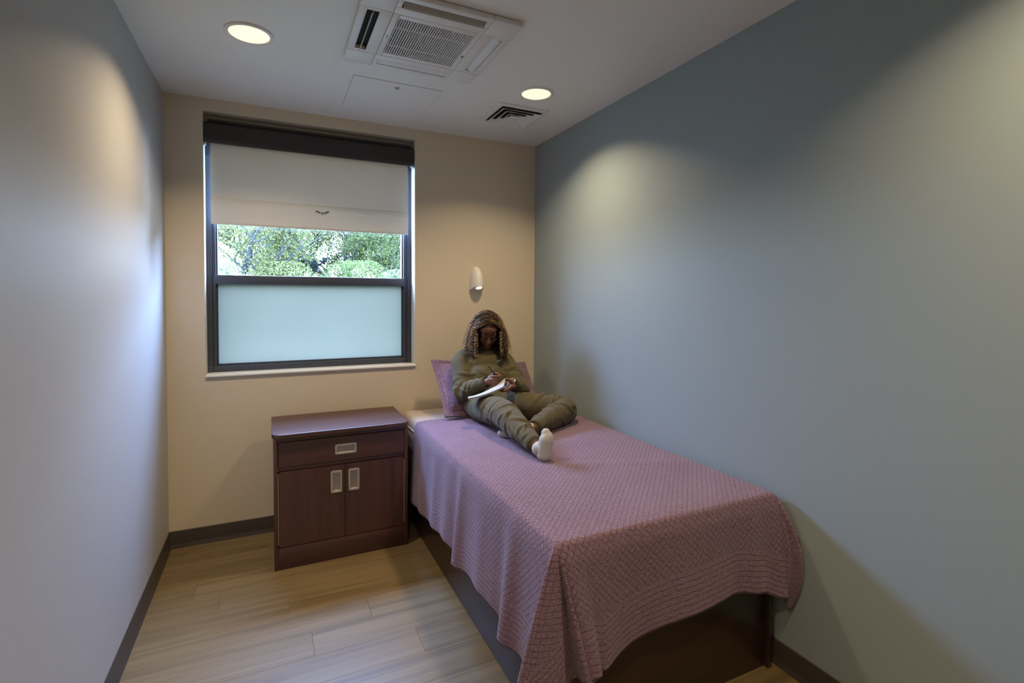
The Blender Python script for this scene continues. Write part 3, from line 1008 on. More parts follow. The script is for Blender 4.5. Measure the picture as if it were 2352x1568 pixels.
# ------------------------------------------------------------------ person sitting on the bed, writing
V3 = lambda *a: Vector(a)
def spline(pts, rad, n=10):
    """Catmull-Rom through pts (Vectors) with interpolated radii"""
    P = [pts[0]*2-pts[1]] + list(pts) + [pts[-1]*2-pts[-2]]
    R_ = [rad[0]]+list(rad)+[rad[-1]]
    out, ro = [], []
    for i in range(1, len(P)-2):
        for k in range(n):
            t = k/n
            a, b, c, d = P[i-1], P[i], P[i+1], P[i+2]
            out.append(.5*((2*b)+(c-a)*t+(2*a-5*b+4*c-d)*t*t+(-a+3*b-3*c+d)*t**3))
            ro.append(R_[i]*(1-t)+R_[i+1]*t)
    out.append(P[-2]); ro.append(R_[-2])
    return out, ro
def add_limb(bm, pts, rad, n=16, sub=8, squash=1.0, ends=True):
    c, r = spline([Vector(p) for p in pts], rad, sub)
    if ends:       # round both ends
        for e, sgn in ((0, -1), (-1, 1)):
            d = (c[1]-c[0]).normalized() if e == 0 else (c[-1]-c[-2]).normalized()
            for s in ((.5, .866), (.85, .52), (.985, .17)):
                p = (c[0] if e == 0 else c[-1])
                base = p if s[0] == .5 else base0
                if s[0] == .5: base0 = p.copy(); r0 = r[0] if e == 0 else r[-1]
                q = base0 + d*sgn*r0*s[0]
                if e == 0: c.insert(0, q); r.insert(0, r0*s[1])
                else: c.append(q); r.append(r0*s[1])
    tube(c, r, n, bm=bm, squash=squash)
def add_ball(bm, c, rad, rot=None, seg=20):
    m = Matrix.Diagonal((*rad, 1)) if hasattr(rad, '__len__') else Matrix.Scale(rad, 4)
    if rot is not None: m = rot.to_4x4() @ m
    bmesh.ops.create_uvsphere(bm, u_segments=seg, v_segments=seg//2+2, radius=1, matrix=Matrix.Translation(c) @ m)
def fuse(bm, voxel, smooth=4, factor=.5):
    """union of overlapping closed shapes as one continuous skin"""
    me = bpy.data.meshes.new('tmp'); bmesh.ops.recalc_face_normals(bm, faces=bm.faces[:]); bm.to_mesh(me); bm.free()
    o = bpy.data.objects.new('tmp', me); COL.objects.link(o)
    md = o.modifiers.new('r', 'REMESH'); md.mode = 'VOXEL'; md.voxel_size = voxel; md.adaptivity = 0
    if smooth:
        md = o.modifiers.new('s', 'SMOOTH'); md.factor = factor; md.iterations = smooth
    dg = bpy.context.evaluated_depsgraph_get()
    res = bpy.data.meshes.new_from_object(o.evaluated_get(dg), depsgraph=dg)
    bpy.data.objects.remove(o); bpy.data.meshes.remove(me)
    return res
def coords_of(me):
    a = np.zeros(len(me.vertices)*3); me.vertices.foreach_get('co', a); return a.reshape(-1, 3)
def normals_of(me):
    a = np.zeros(len(me.vertices)*3); me.vertices.foreach_get('normal', a); return a.reshape(-1, 3)
def set_coords(me, a):
    me.vertices.foreach_set('co', a.ravel()); me.update()
def limb_param(co, pts):
    """distance along a polyline and angle round it for every vertex, with distance to it"""
    best = np.full(len(co), 9e9); S = np.zeros(len(co)); A = np.zeros(len(co))
    acc = 0
    for a, b in zip(pts[:-1], pts[1:]):
        a = np.array(a); b = np.array(b); d = b-a; L = np.linalg.norm(d); d = d/L
        t = np.clip((co-a)@d, 0, L)
        rel = co-(a+t[:, None]*d)
        dist = np.linalg.norm(rel, axis=1)
        up = np.array((0, 0, 1.)) if abs(d[2]) < .8 else np.array((0, -1., 0))
        e1 = up-d*(up@d); e1 /= np.linalg.norm(e1); e2 = np.cross(d, e1)
        ang = np.arctan2(rel@e2, rel@e1)
        m = dist < best
        best[m] = dist[m]; S[m] = (acc+t)[m]; A[m] = ang[m]
        acc += L
    return S, A, best
def wrinkle(me, chain, spots, reach=.14, seed=0, rad=.075):
    """cloth folds round a limb, each a short slanting ridge with a crease beside it; spots = (s along limb, width, amplitude, _, _)"""
    co = coords_of(me); nr = normals_of(me)
    S, A, D = limb_param(co, chain)
    R = random.Random(100+seed)
    disp = np.zeros(len(co))
    near = (D < reach)
    for s0, w, amp, _, _ in spots:
        for k in range(7):
            s1 = R.gauss(s0, w*.75); a1 = R.uniform(-PI, PI); be = R.gauss(0, .50)
            ln = R.uniform(.045, .095); wd = R.uniform(.0075, .0125); am = amp*R.uniform(.6, 1.25)
            ds = S-s1; da = ((A-a1+PI) % (2*PI)-PI)*rad
            al = da*math.cos(be)+ds*math.sin(be); pe = ds*math.cos(be)-da*math.sin(be)
            pe = pe + .10*al*al/ln*R.choice((-1, 1))*2          # folds are bowed
            env = np.exp(-(al/ln)**2)*near
            disp += am*env*(np.exp(-(pe/wd)**2) - .75*np.exp(-((pe-1.7*wd)/wd)**2))
    disp = np.clip(disp, -.012, .014)
    set_coords(me, co+nr*disp[:, None])

def cloth_mat(name, c, rough=.95):
    k = NT(name)
    v = k.coords('Object')
    f = k.noise(v, 14, 3); g = k.noise(v, 420, 2)
    mix = k.val(k.val(f, .5), k.val(g, .5), 'ADD')
    k.l(k.ramp(mix, [(.3, [x*.82 for x in c]), (.7, [x*1.18 for x in c])]), k.b.inputs['Base Color'])
    k.b.inputs['Roughness'].default_value = rough
    k.b.inputs['Specular IOR Level'].default_value = .12
    k.b.inputs['Sheen Weight'].default_value = .12
    k.b.inputs['Sheen Roughness'].default_value = .5
    k.bump(k.val(k.val(f, .5), k.val(g, .25), 'ADD'), .25, .004)
    return k.m
def skin_mat():
    k = NT('deep_brown_skin')
    v = k.coords('Object')
    f = k.noise(v, 22, 3)
    k.l(k.ramp(f, [(.3, (.115, .050, .026)), (.7, (.160, .074, .040))]), k.b.inputs['Base Color'])
    k.b.inputs['Roughness'].default_value = .48
    k.b.inputs['Specular IOR Level'].default_value = .4
    k.b.inputs['Subsurface Weight'].default_value = .08
    k.b.inputs['Subsurface Radius'].default_value = (.01, .004, .002)
    return k.m
MAT['skin'] = skin_mat()
MAT['olive'] = cloth_mat('olive_fleece', (.088, .076, .042))
MAT['olive_rib'] = cloth_mat('olive_rib', (.072, .062, .034))
MAT['sock'] = cloth_mat('white_cotton_sock', (.46, .45, .44))
MAT['lip'] = plain('brown_lip', (.135, .050, .038), .4)
MAT['lash'] = plain('dark_lash', (.010, .007, .006), .95, spec=.05)

# joints (world)
PEL = V3(1.875, -.545, .835)
HIP_R, KNE_R, ANK_R = V3(1.795, -.575, .832), V3(1.772, -1.00, .868), V3(1.763, -1.400, .800)
HIP_L, KNE_L, ANK_L = V3(1.960, -.575, .828), V3(2.262, -.850, .818), V3(1.925, -1.075, .790)
SHO_R, ELB_R, WRI_R = V3(1.748, -.345, 1.098), V3(1.706, -.500, .915), V3(1.797, -.672, .998)
SHO_L, ELB_L, WRI_L = V3(2.058, -.345, 1.090), V3(2.082, -.590, .920), V3(1.980, -.662, .985)
CHE, BEL = V3(1.900, -.365, 1.03), V3(1.885, -.450, .91)
NECK = V3(1.905, -.335, 1.165)
HC = V3(1.918, -.392, 1.304)                 # centre of the head
_pt = math.radians(30)
HF = V3(-.22*math.cos(_pt), -.975*math.cos(_pt), -math.sin(_pt)).normalized()
HX = HF.cross(V3(0, 0, 1)).normalized()      # towards image right is -HX or +HX
if HX.x < 0: HX = -HX
HU = HX.cross(HF)
if HU.z < 0: HU = -HU
HR = Matrix((HX, HF, HU)).transposed()       # local (x, f, u) -> world
def hp(x, f, u): return HC + HX*x + HF*f + HU*u

body = bmesh.new()
# --- head
add_ball(body, hp(0, -.018, .036), (.074, .094, .086), HR)
add_ball(body, hp(0, .024, -.030), (.058, .062, .084), HR)
add_ball(body, hp(0, .050, -.078), (.034, .034, .030), HR)
add_ball(body, hp(0, .066, -.095), (.020, .018, .016), HR)
add_ball(body, hp(0, .050, .040), (.058, .040, .040), HR)
for s in (-1, 1):
    add_ball(body, hp(s*.036, .060, -.028), (.024, .022, .026), HR)
    add_ball(body, hp(s*.028, .078, .022), (.023, .011, .008), HR)
    add_ball(body, hp(s*.029, .073, .001), (.0150, .0130, .0115), HR)
    add_ball(body, hp(s*.0135, .090, -.034), (.0090, .0095, .0080), HR)
    add_ball(body, hp(s*.076, -.012, -.012), (.009, .018, .028), HR)
add_limb(body, [hp(0, .078, .012), hp(0, .091, -.010), hp(0, .101, -.029)], [.0075, .0085, .0125], 10, 5)
add_ball(body, hp(0, .082, -.054), (.021, .010, .0060), HR)
add_ball(body, hp(0, .080, -.066), (.019, .011, .0070), HR)
# --- neck and trunk
add_limb(body, [hp(0, -.030, -.045), hp(0, -.045, -.09), NECK, CHE+V3(0, .02, .05)], [.050, .047, .052, .07], 18, 6)
add_ball(body, CHE, (.120, .080, .135))
add_ball(body, BEL, (.115, .085, .110))
add_ball(body, PEL, (.130, .100, .082))
# --- arms
add_limb(body, [CHE+V3(-.06, .02, .05), SHO_R, (SHO_R+ELB_R)/2, ELB_R, (ELB_R*.4+WRI_R*.6), WRI_R], [.05, .042, .036, .032, .028, .023], 14, 6)
add_limb(body, [CHE+V3(.06, .02, .05), SHO_L, (SHO_L+ELB_L)/2, ELB_L, (ELB_L*.4+WRI_L*.6), WRI_L], [.05, .042, .036, .032, .028, .023], 14, 6)
# --- legs
add_limb(body, [PEL, HIP_R, (HIP_R+KNE_R)/2, KNE_R, KNE_R*.6+ANK_R*.4, ANK_R], [.08, .070, .060, .048, .046, .032], 16, 6)
add_limb(body, [PEL, HIP_L, (HIP_L+KNE_L)/2, KNE_L, KNE_L*.6+ANK_L*.4, ANK_L], [.08, .068, .058, .048, .046, .032], 16, 6)
# feet (inside the socks)
HEEL_R, BALL_R, TOE_R = V3(1.776, -1.452, .774), V3(1.784, -1.460, .828), V3(1.787, -1.458, .850)
add_limb(body, [ANK_R, HEEL_R, (HEEL_R+BALL_R)/2, BALL_R, TOE_R], [.032, .019, .018, .018, .014], 12, 5)
HEEL_L, BALL_L, TOE_L = V3(1.850, -1.070, .768), V3(1.790, -1.030, .765), V3(1.752, -1.008, .763)
add_limb(body, [ANK_L, HEEL_L, BALL_L, TOE_L], [.030, .024, .022, .016], 12, 5)
# --- right hand: closed round the pen, four fingers folded one below the other
RH = V3(1.838, -.706, 1.012)
add_ball(body, RH+V3(-.018, .010, .002), (.028, .022, .036))
add_limb(body, [WRI_R, RH+V3(-.022, .006, .0)], [.023, .026], 12, 4)
for k, (dz, ln, rr) in enumerate(((.0285, .98, .0090), (.0098, 1.04, .0094), (-.0092, .98, .0090), (-.0270, .84, .0080))):
    b0 = RH+V3(-.026+.004*abs(k-1.2), -.014, dz*.95+.002)
    k1 = RH+V3(-.010, -.030, dz+.003)
    k2 = RH+V3(.020*ln, -.031+.002*k, dz*.98)
    k3 = RH+V3(.034*ln, -.012, dz*.92)
    k4 = RH+V3(.020*ln, .004, dz*.86)
    add_limb(body, [b0, k1, k2, k3, k4], [rr*1.05, rr*1.04, rr, rr*.94, rr*.86], 10, 5)
add_limb(body, [RH+V3(-.018, .012, .026), RH+V3(.004, .004, .042), RH+V3(.026, -.010, .036), RH+V3(.038, -.020, .024)], [.0125, .0112, .0098, .0080], 10, 5)
# --- left hand: flat under the pad, thumb over its edge
LH = V3(1.945, -.735, .975)
add_limb(body, [WRI_L, WRI_L*.5+LH*.5+V3(0, 0, .002), LH], [.023, .024, .026], 12, 5, squash=.8)
add_ball(body, LH+V3(-.004, -.002, -.002), (.034, .030, .022))
for k, (dy, ln) in enumerate(((-.026, .92), (-.009, 1.0), (.008, .95), (.024, .80))):
    b0 = LH+V3(-.020, dy, -.004)
    add_limb(body, [b0, b0+V3(-.026*ln, -.004, -.012), b0+V3(-.050*ln, -.006, -.018), b0+V3(-.066*ln, -.006, -.014)], [.0095, .0090, .0084, .0072], 10, 4)
add_limb(body, [LH+V3(.004, -.010, .014), LH+V3(-.012, -.014, .030), LH+V3(-.030, -.012, .044), LH+V3(-.044, -.008, .048)], [.0120, .0105, .0094, .0080], 10, 4)
body_me = fuse(body, .0031, 3)
person = obj_me('person', body_me, MAT['skin'], None, 180)
tag(person, 'person in an olive sweatsuit sitting on the bed and writing in a notepad', 'person')

# --- brows, lashes, lips
def head_tube(pts, rad, n=6):
    c, r = spline([hp(*p) for p in pts], rad, 5)
    return tube(c, r, n)
for s in (-1, 1):
    obj('eyebrow', head_tube([(s*.012, .0885, .026), (s*.028, .0865, .033), (s*.046, .073, .028)], [.0026, .0030, .0014]), MAT['lash'], person, 180)
    obj('eyelash', head_tube([(s*.0155, .0850, -.0055), (s*.029, .0868, -.0095), (s*.0430, .0790, -.0050)], [.0016, .0022, .0014]), MAT['lash'], person, 180)
lips = head_tube([(-.0215, .0835, -.0595), (-.010, .0915, -.0565), (0, .0930, -.0580), (.010, .0915, -.0565), (.0215, .0835, -.0595)], [.0016, .0036, .0038, .0036, .0016])
c_, r_ = spline([hp(*p) for p in [(-.019, .0830, -.0625), (0, .0915, -.0680), (.019, .0830, -.0625)]], [.0018, .0048, .0018], 6)
tube(c_, r_, 8, bm=lips)
lo_ = obj('lips', lips, MAT['lip'], person, 180)

# --- sweatshirt
sw = bmesh.new()
add_ball(sw, CHE+V3(0, -.004, -.012), (.172, .112, .165))
add_ball(sw, CHE+V3(0, -.050, -.040), (.142, .090, .105))
add_ball(sw, BEL+V3(0, -.010, -.010), (.168, .132, .120))
add_ball(sw, BEL+V3(0, .02, .06), (.165, .110, .120))
add_limb(sw, [SHO_R+V3(.10, .02, .015), SHO_R, SHO_R*.55+ELB_R*.45, ELB_R, ELB_R*.55+WRI_R*.45, WRI_R+(ELB_R-WRI_R)*.10], [.080, .066, .067, .064, .054, .034], 18, 8)
add_limb(sw, [SHO_L+V3(-.10, .02, .015), SHO_L, SHO_L*.55+ELB_L*.45, ELB_L, ELB_L*.55+WRI_L*.45, WRI_L+(ELB_L-WRI_L)*.22], [.080, .066, .067, .064, .054, .036], 18, 8)
add_limb(sw, [NECK+V3(-.10, .0, -.042), NECK+V3(0, .010, -.026), NECK+V3(.10, .0, -.042)], [.056, .066, .056], 16, 6)
sw_me = fuse(sw, .0052, 5)
chR = [tuple(SHO_R), tuple(ELB_R), tuple(WRI_R)]; chL = [tuple(SHO_L), tuple(ELB_L), tuple(WRI_L)]
wrinkle(sw_me, chR, [(.16, .05, .0055, .030, .05), (.25, .05, .0070, .026, .06), (.34, .06, .0050, .028, .05), (.40, .03, .0040, .02, .03)], .105, 0, .06)
wrinkle(sw_me, chL, [(.16, .05, .0055, .030, .05), (.26, .05, .0070, .026, .06), (.35, .06, .0050, .028, .05)], .105, 2)
wrinkle(sw_me, [tuple(CHE), tuple(BEL), tuple(PEL)], [(.22, .07, .0045, .035, .10)], .19, 1)
sws = obj_me('sweatshirt', sw_me, MAT['olive'], person, 180)
md = sws.modifiers.new('soften', 'SMOOTH'); md.factor = .5; md.iterations = 2
def cuff(parent, p, d, r, w, mat, name='cuff'):
    d = d.normalized()
    pts = [p-d*w*.5, p-d*w*.3, p, p+d*w*.3, p+d*w*.5]
    bm = tube(pts, [r*.90, r*1.02, r*1.06, r*1.02, r*.90], 20, cap=False)
    o = obj(name, bm, mat, parent, 180)
    m = o.modifiers.new('t', 'SOLIDIFY'); m.thickness = .003; m.offset = -1
    return o
cuff(sws, WRI_R+(ELB_R-WRI_R)*.10, WRI_R-ELB_R, .0370, .045, MAT['olive_rib'])
cuff(sws, WRI_L+(ELB_L-WRI_L)*.24, WRI_L-ELB_L, .0380, .045, MAT['olive_rib'])
# round ribbed collar
cp = []
for k in range(25):
    a = 2*PI*k/24
    cp.append(V3(NECK.x+.078*math.cos(a), NECK.y-.012+.066*math.sin(a), NECK.z+.020+.026*math.sin(a)))
obj('collar', tube(cp, .0085, 8, cap=False), MAT['olive_rib'], sws, 180)
# white tick-shaped mark on the chest
from mathutils.bvhtree import BVHTree
bvh = BVHTree.FromPolygons([tuple(v.co) for v in sw_me.vertices], [tuple(p.vertices) for p in sw_me.polygons])
def on_shirt(x, z, lift=.0015):
    h = bvh.ray_cast(V3(x, -1.2, z), V3(0, 1, 0))
    return h[0] + V3(0, -lift, 0) if h[0] is not None else V3(x, -.5, z)
up_ = [(0, .004), (.004, .0035), (.012, .0040), (.022, .0075), (.034, .0125), (.046, .0175)]
dn_ = [(.046, .0170), (.034, .0085), (.022, .0015), (.012, -.0015), (.005, -.0020), (0, .004)]
bm = bmesh.new()
tu = [bm.verts.new(on_shirt(1.962+a*1.35, 1.097+b*.6)) for a, b in up_]
td = [bm.verts.new(on_shirt(1.962+a*1.35, 1.097+b*.6)) for a, b in reversed(dn_)]
for k in range(5):
    try: bm.faces.new((tu[k], tu[k+1], td[k+1], td[k]))
    except ValueError: pass
mk = obj('printed_tick', bm, plain('white_print', (.72, .72, .70), .6), sws)
mk.modifiers.new('t', 'SOLIDIFY').thickness = .0006

# --- sweatpants
pt = bmesh.new()
add_ball(pt, PEL+V3(0, .01, -.005), (.178, .128, .098))
add_limb(pt, [PEL+V3(-.05, .02, 0), HIP_R, HIP_R*.5+KNE_R*.5, KNE_R, KNE_R*.5+ANK_R*.5, ANK_R+(KNE_R-ANK_R)*.05], [.098, .094, .088, .080, .066, .044], 20, 8)
add_limb(pt, [PEL+V3(.05, .02, 0), HIP_L, HIP_L*.5+KNE_L*.5, KNE_L, KNE_L*.45+ANK_L*.55, ANK_L+(KNE_L-ANK_L)*.05], [.096, .095, .090, .082, .066, .045], 20, 8)
pt_me = fuse(pt, .0055, 6)
cR = [tuple(HIP_R), tuple(KNE_R), tuple(ANK_R)]; cL = [tuple(HIP_L), tuple(KNE_L), tuple(ANK_L)]
wrinkle(pt_me, cR, [(.05, .07, .004, .045, .20), (.30, .06, .0045, .040, .20), (.42, .07, .0065, .065, .25), (.54, .07, .0070, .065, .22), (.66, .07, .0080, .065, .20), (.76, .05, .0060, .030, .12)], .13, 0)
wrinkle(pt_me, cL, [(.05, .07, .005, .045, .10), (.34, .06, .0080, .06, .12), (.44, .06, .0100, .06, .12), (.60, .10, .0085, .050, .14), (.75, .06, .0070, .032, .06)], .12, 1)
co = coords_of(pt_me); co[:, 2] = np.maximum(co[:, 2], .7395); set_coords(pt_me, co)
pts_ = obj_me('sweatpants', pt_me, MAT['olive'], person, 180)
md = pts_.modifiers.new('soften', 'SMOOTH'); md.factor = .5; md.iterations = 2
cuff(pts_, ANK_R+(KNE_R-ANK_R)*.06, ANK_R-KNE_R, .0425, .050, MAT['olive_rib'])
cuff(pts_, ANK_L+(KNE_L-ANK_L)*.06, ANK_L-KNE_L, .0455, .055, MAT['olive_rib'])

# --- socks
so = bmesh.new()
add_limb(so, [V3(1.775, -1.464, .770), V3(1.776, -1.468, .792), V3(1.780, -1.468, .816), V3(1.786, -1.470, .840), V3(1.789, -1.466, .860), V3(1.788, -1.462, .873)], [.0355, .0345, .0350, .0370, .0320, .0235], 18, 6)
add_ball(so, V3(1.776, -1.468, .768), (.037, .034, .034))
add_limb(so, [ANK_R+V3(.001, -.036, -.010), HEEL_R+V3(-.004, .022, .014)], [.0375, .036], 14, 4)
s_me = fuse(so, .004, 4)
co = coords_of(s_me); co[:, 2] = np.maximum(co[:, 2], .7400); set_coords(s_me, co)
obj_me('sock', s_me, MAT['sock'], person, 180)
so = bmesh.new()
add_limb(so, [ANK_L+V3(-.022, .004, -.004), HEEL_L, (HEEL_L+BALL_L)/2, BALL_L, TOE_L], [.036, .034, .032, .032, .022], 16, 6)
s_me = fuse(so, .004, 4)
co = coords_of(s_me); co[:, 2] = np.maximum(co[:, 2], .7400); set_coords(s_me, co)
obj_me('sock', s_me, MAT['sock'], person, 180)

# --- wristwatch on the left wrist
wd = (WRI_L-ELB_L).normalized()
wp = WRI_L + (ELB_L-WRI_L)*.035
MAT['strap'] = plain('pale_watch_strap', (.62, .58, .53), .5)
MAT['watch_glass'] = plain('black_watch_glass', (.006, .006, .007), .12, spec=.8)
wt = obj('wristwatch', tube([wp-wd*.011, wp-wd*.009, wp+wd*.009, wp+wd*.011], [.0262, .0275, .0275, .0262], 24, cap=False), MAT['strap'], person, 180)
wt.modifiers.new('t', 'SOLIDIFY').thickness = .0025
wn_ = V3(.30, -.85, .15); wn_ = (wn_-wd*wn_.dot(wd)).normalized(); ws_ = wd.cross(wn_)
bm = bm_box((-.019, -.017, -.005), (.019, .017, .006), .005, 3)
bmesh.ops.transform(bm, matrix=Matrix.Translation(wp+wn_*.0275) @ Matrix((wd, ws_, wn_)).transposed().to_4x4(), verts=bm.verts[:])
obj('watch_case', bm, MAT['nickel'], wt, 40)
bm = bm_box((-.0165, -.0145, .0045), (.0165, .0145, .0070), .002, 2)
bmesh.ops.transform(bm, matrix=Matrix.Translation(wp+wn_*.0275) @ Matrix((wd, ws_, wn_)).transposed().to_4x4(), verts=bm.verts[:])
obj('watch_face', bm, MAT['watch_glass'], wt, 40)

# --- hair: shoulder-length curls, dark roots with blond strands
MAT['hair_dark'] = plain('dark_brown_hair', (.022, .012, .008), .55, var=.3, scale=40, spec=.4)
MAT['hair_brown'] = plain('brown_hair', (.085, .042, .020), .55, var=.3, scale=40, spec=.4)
MAT['hair_gold'] = plain('golden_hair', (.330, .195, .080), .55, var=.25, scale=40, spec=.4)
MAT['hair_blond'] = plain('blond_hair', (.540, .380, .200), .55, var=.2, scale=40, spec=.4)
FA = math.atan2(HF.y, HF.x)                  # azimuth the face points to
def strand_path(q, side, layer, z_end, flare, jit=0.0, n=18):
    """from the parting over the head and down: q = 0 at the hairline .. 1 low at the back"""
    ang = math.radians(44 - 118*q)                    # along the midline of the skull, from brow over the crown
    ce = hp(0, -.016, .030)
    up = (HF*(math.sin(ang)*.102) + HU*(math.cos(ang)*.094))*layer
    al = math.radians(36 + 138*q**.9 + jit)           # azimuth it falls to, measured from the face
    fdir = V3(HF.x, HF.y, 0).normalized()
    d = fdir*math.cos(al) + V3(HX.x, HX.y, 0).normalized()*side*math.sin(al)
    un = up.normalized()
    dd = (d-un*d.dot(un)).normalized()
    rad = math.sqrt((.083*math.sin(al))**2+(.104*math.cos(al))**2)*layer
    pts = []
    m = 8
    for k in range(m):
        th = math.radians(.8 + 65*k/(m-1))
        p = ce + up*math.cos(th) + dd*rad*math.sin(th) + V3(HX.x, HX.y, 0)*side*.010*math.sin(th)
        pts.append(p)
    last = pts[-1]
    ax = V3(HC.x, HC.y+.01, last.z)
    o0 = last-ax; o0.z = 0
    r0 = o0.length
    h = n-m
    z0 = last.z
    od = (o0.normalized()*.5 + d*.5).normalized() if r0 > .01 else d
    for k in range(1, h+1):
        f = k/h
        r = r0 + (max(.108, r0)+flare-r0)*(f**.65)
        pts.append(V3(ax.x, ax.y, 0) + od*r + V3(0, 0, z0+(z_end-z0)*f))
    return pts
def build_hair():
    R = random.Random(3)
    bm = bmesh.new()
    def curl(path, amp, pitch, rad, mats, phase, straight):
        # resample the path and wind a helix round it
        L = [0]
        for a, b in zip(path[:-1], path[1:]): L.append(L[-1]+(b-a).length)
        n = max(20, int(L[-1]/.0031))
        pts = []
        for k in range(n):
            s = L[-1]*k/(n-1)
            j = min(len(L)-2, max(0, int(np.searchsorted(L, s))-1))
            t = (s-L[j])/max(1e-6, L[j+1]-L[j])
            p = path[j].lerp(path[j+1], t)
            d = (path[j+1]-path[j]).normalized()
            e1 = d.cross(V3(.3, .2, 1)).normalized() if abs(d.z) < .98 else V3(1, 0, 0)
            e2 = d.cross(e1)
            f = k/(n-1)
            am = amp*min(1, max(.0, (f-straight)/.25)) + .0012
            ph = phase+2*PI*s/pitch
            pts.append(p + (e1*math.cos(ph)+e2*math.sin(ph))*am)
        nf0 = len(bm.faces)
        tube(pts, [rad*(1-.45*(k/(n-1))**3) for k in range(n)], 4, bm=bm, cap=False)
        bm.faces.ensure_lookup_table()
        m = len(bm.faces)-nf0
        for q in range(m):
            f = q/m
            bm.faces[nf0+q].material_index = mats[0] if f < mats[2] else mats[1]
            bm.faces[nf0+q].smooth = True
    N = 760
    for i in range(N):
        q = R.random()
        side = -1 if i % 2 else 1
        layer = R.uniform(.98, 1.10)
        z_end = R.uniform(1.122, 1.165)
        if R.random() < .30: z_end += R.uniform(.01, .07)
        fl2 = R.uniform(.000, .046)*(.25 if q < .10 else .5 if q < .25 else 1)
        path = strand_path(q, side, layer, z_end, fl2, R.gauss(0, 5))
        for k in range(len(path)):
            f = k/(len(path)-1)
            path[k] = path[k] + V3(R.gauss(0, .0035), R.gauss(0, .0035), 0)*f
        x = R.random()
        if q < .5: mat = 3 if x < .26 else 2 if x < .48 else 1 if x < .74 else 0
        else: mat = 3 if x < .10 else 2 if x < .26 else 1 if x < .60 else 0
        root = 0 if mat < 2 or R.random() < .30 else 1 if R.random() < .6 else 2
        curl(path, R.uniform(.0030, .0062), R.uniform(.016, .024), R.uniform(.0014, .0024), (root, mat, R.uniform(.12, .42)), R.uniform(0, 6.28), .16)
    for i in range(60):       # stray curls standing off
        path = strand_path(R.random(), R.choice((-1, 1)), R.uniform(1.10, 1.17), R.uniform(1.13, 1.26), R.uniform(.04, .075), R.gauss(0, 8))
        curl(path, R.uniform(.005, .008), R.uniform(.015, .022), .0012, (1, R.choice((1, 2, 3)), .4), R.uniform(0, 6.28), .3)
    # dark under-layer
    for side in (-1, 1):
        P = [strand_path(i/25, side, .965, 1.15, .0) for i in range(26)]
        vs = [[bm.verts.new(p) for p in row] for row in P]
        for i in range(25):
            for j in range(len(P[0])-1):
                f = bm.faces.new((vs[i][j], vs[i+1][j], vs[i+1][j+1], vs[i][j+1])); f.material_index = 0; f.smooth = True
    return bm
hb = build_hair()
me = bpy.data.meshes.new('hair'); hb.to_mesh(me); hb.free()
hair = obj_me('hair', me, [MAT['hair_dark'], MAT['hair_brown'], MAT['hair_gold'], MAT['hair_blond']], person)
hair['label'] = 'shoulder-length brown curls with blond strands'

# ------------------------------------------------------------------ notepad and pen
A_, B_ = V3(1.630, -.795, .923), V3(1.850, -.826, .984)
pv0, pv1 = V3(.036, .088, -.010), V3(.052, .086, .034)     # the pad twists up at the end held by the left hand
C_ = B_+pv1
pu = B_-A_
pn = pu.cross((pv0+pv1)/2).normalized()
nb = thing('notepad', 'white notepad with a thick stack of pages held open in the person\'s hands', 'notepad', tuple((A_+C_)/2))
def sheet(name, z0, z1, mat, inset=0.0, nu=14, nv=5):
    bm = bmesh.new(); layers = []
    for z in (z0, z1):
        rows = []
        for i in range(nu+1):
            row = []
            for j in range(nv+1):
                u = inset+(1-2*inset)*i/nu; v = inset+(1-2*inset)*j/nv
                p = A_+pu*u+(pv0*(1-u**2)+pv1*u**2)*v+pn*z
                p += pn*(.010*(2*u-1)**2-.008)        # pages sag a little in the middle
                row.append(bm.verts.new(p))
            rows.append(row)
        layers.append(rows)
    lo, hi = layers
    for i in range(nu):
        for j in range(nv):
            bm.faces.new((lo[i][j], lo[i][j+1], lo[i+1][j+1], lo[i+1][j])); bm.faces.new((hi[i][j], hi[i+1][j], hi[i+1][j+1], hi[i][j+1]))
    for i in range(nu):
        for j, s in ((0, 1), (nv, -1)):
            f = (lo[i][j], lo[i+1][j], hi[i+1][j], hi[i][j]); bm.faces.new(f if s > 0 else f[::-1])
    for j in range(nv):
        for i, s in ((0, -1), (nu, 1)):
            f = (lo[i][j], lo[i][j+1], hi[i][j+1], hi[i][j]); bm.faces.new(f if s < 0 else f[::-1])
    return obj(name, bm, mat, nb, 40)
paper = plain('white_paper', (.42, .42, .44), .8, var=.02)
sheet('back_cover', -.0015, 0, plain('grey_card', (.42, .42, .44), .8))
sheet('pages', .0002, .0085, paper, .004)
sheet('top_page', .0088, .0095, paper, .002)
pen = thing('pen', 'dark pen held upright in the person\'s closed right hand', 'pen', (1.868, -.735, .985))
p0, p1 = V3(1.880, -.742, .992), V3(1.805, -.690, 1.105)
pdv = (p1-p0)
obj('barrel', tube([p0+pdv*.12, p0+pdv*.15, p0+pdv*.97, p0+pdv], [.0030, .0045, .0045, .0036], 10), plain('black_pen_barrel', (.02, .018, .022), .3), pen, 40)
obj('tip', tube([p0, p0+pdv*.12], [.0006, .0030], 10), MAT['nickel'], pen, 40)
e = pdv.normalized().cross(V3(0, 1, 0)).normalized()
obj('clip', tube([p0+pdv*.94-e*.004, p0+pdv*.95-e*.0075, p0+pdv*.70-e*.0065], .0012, 6), MAT['nickel'], pen)

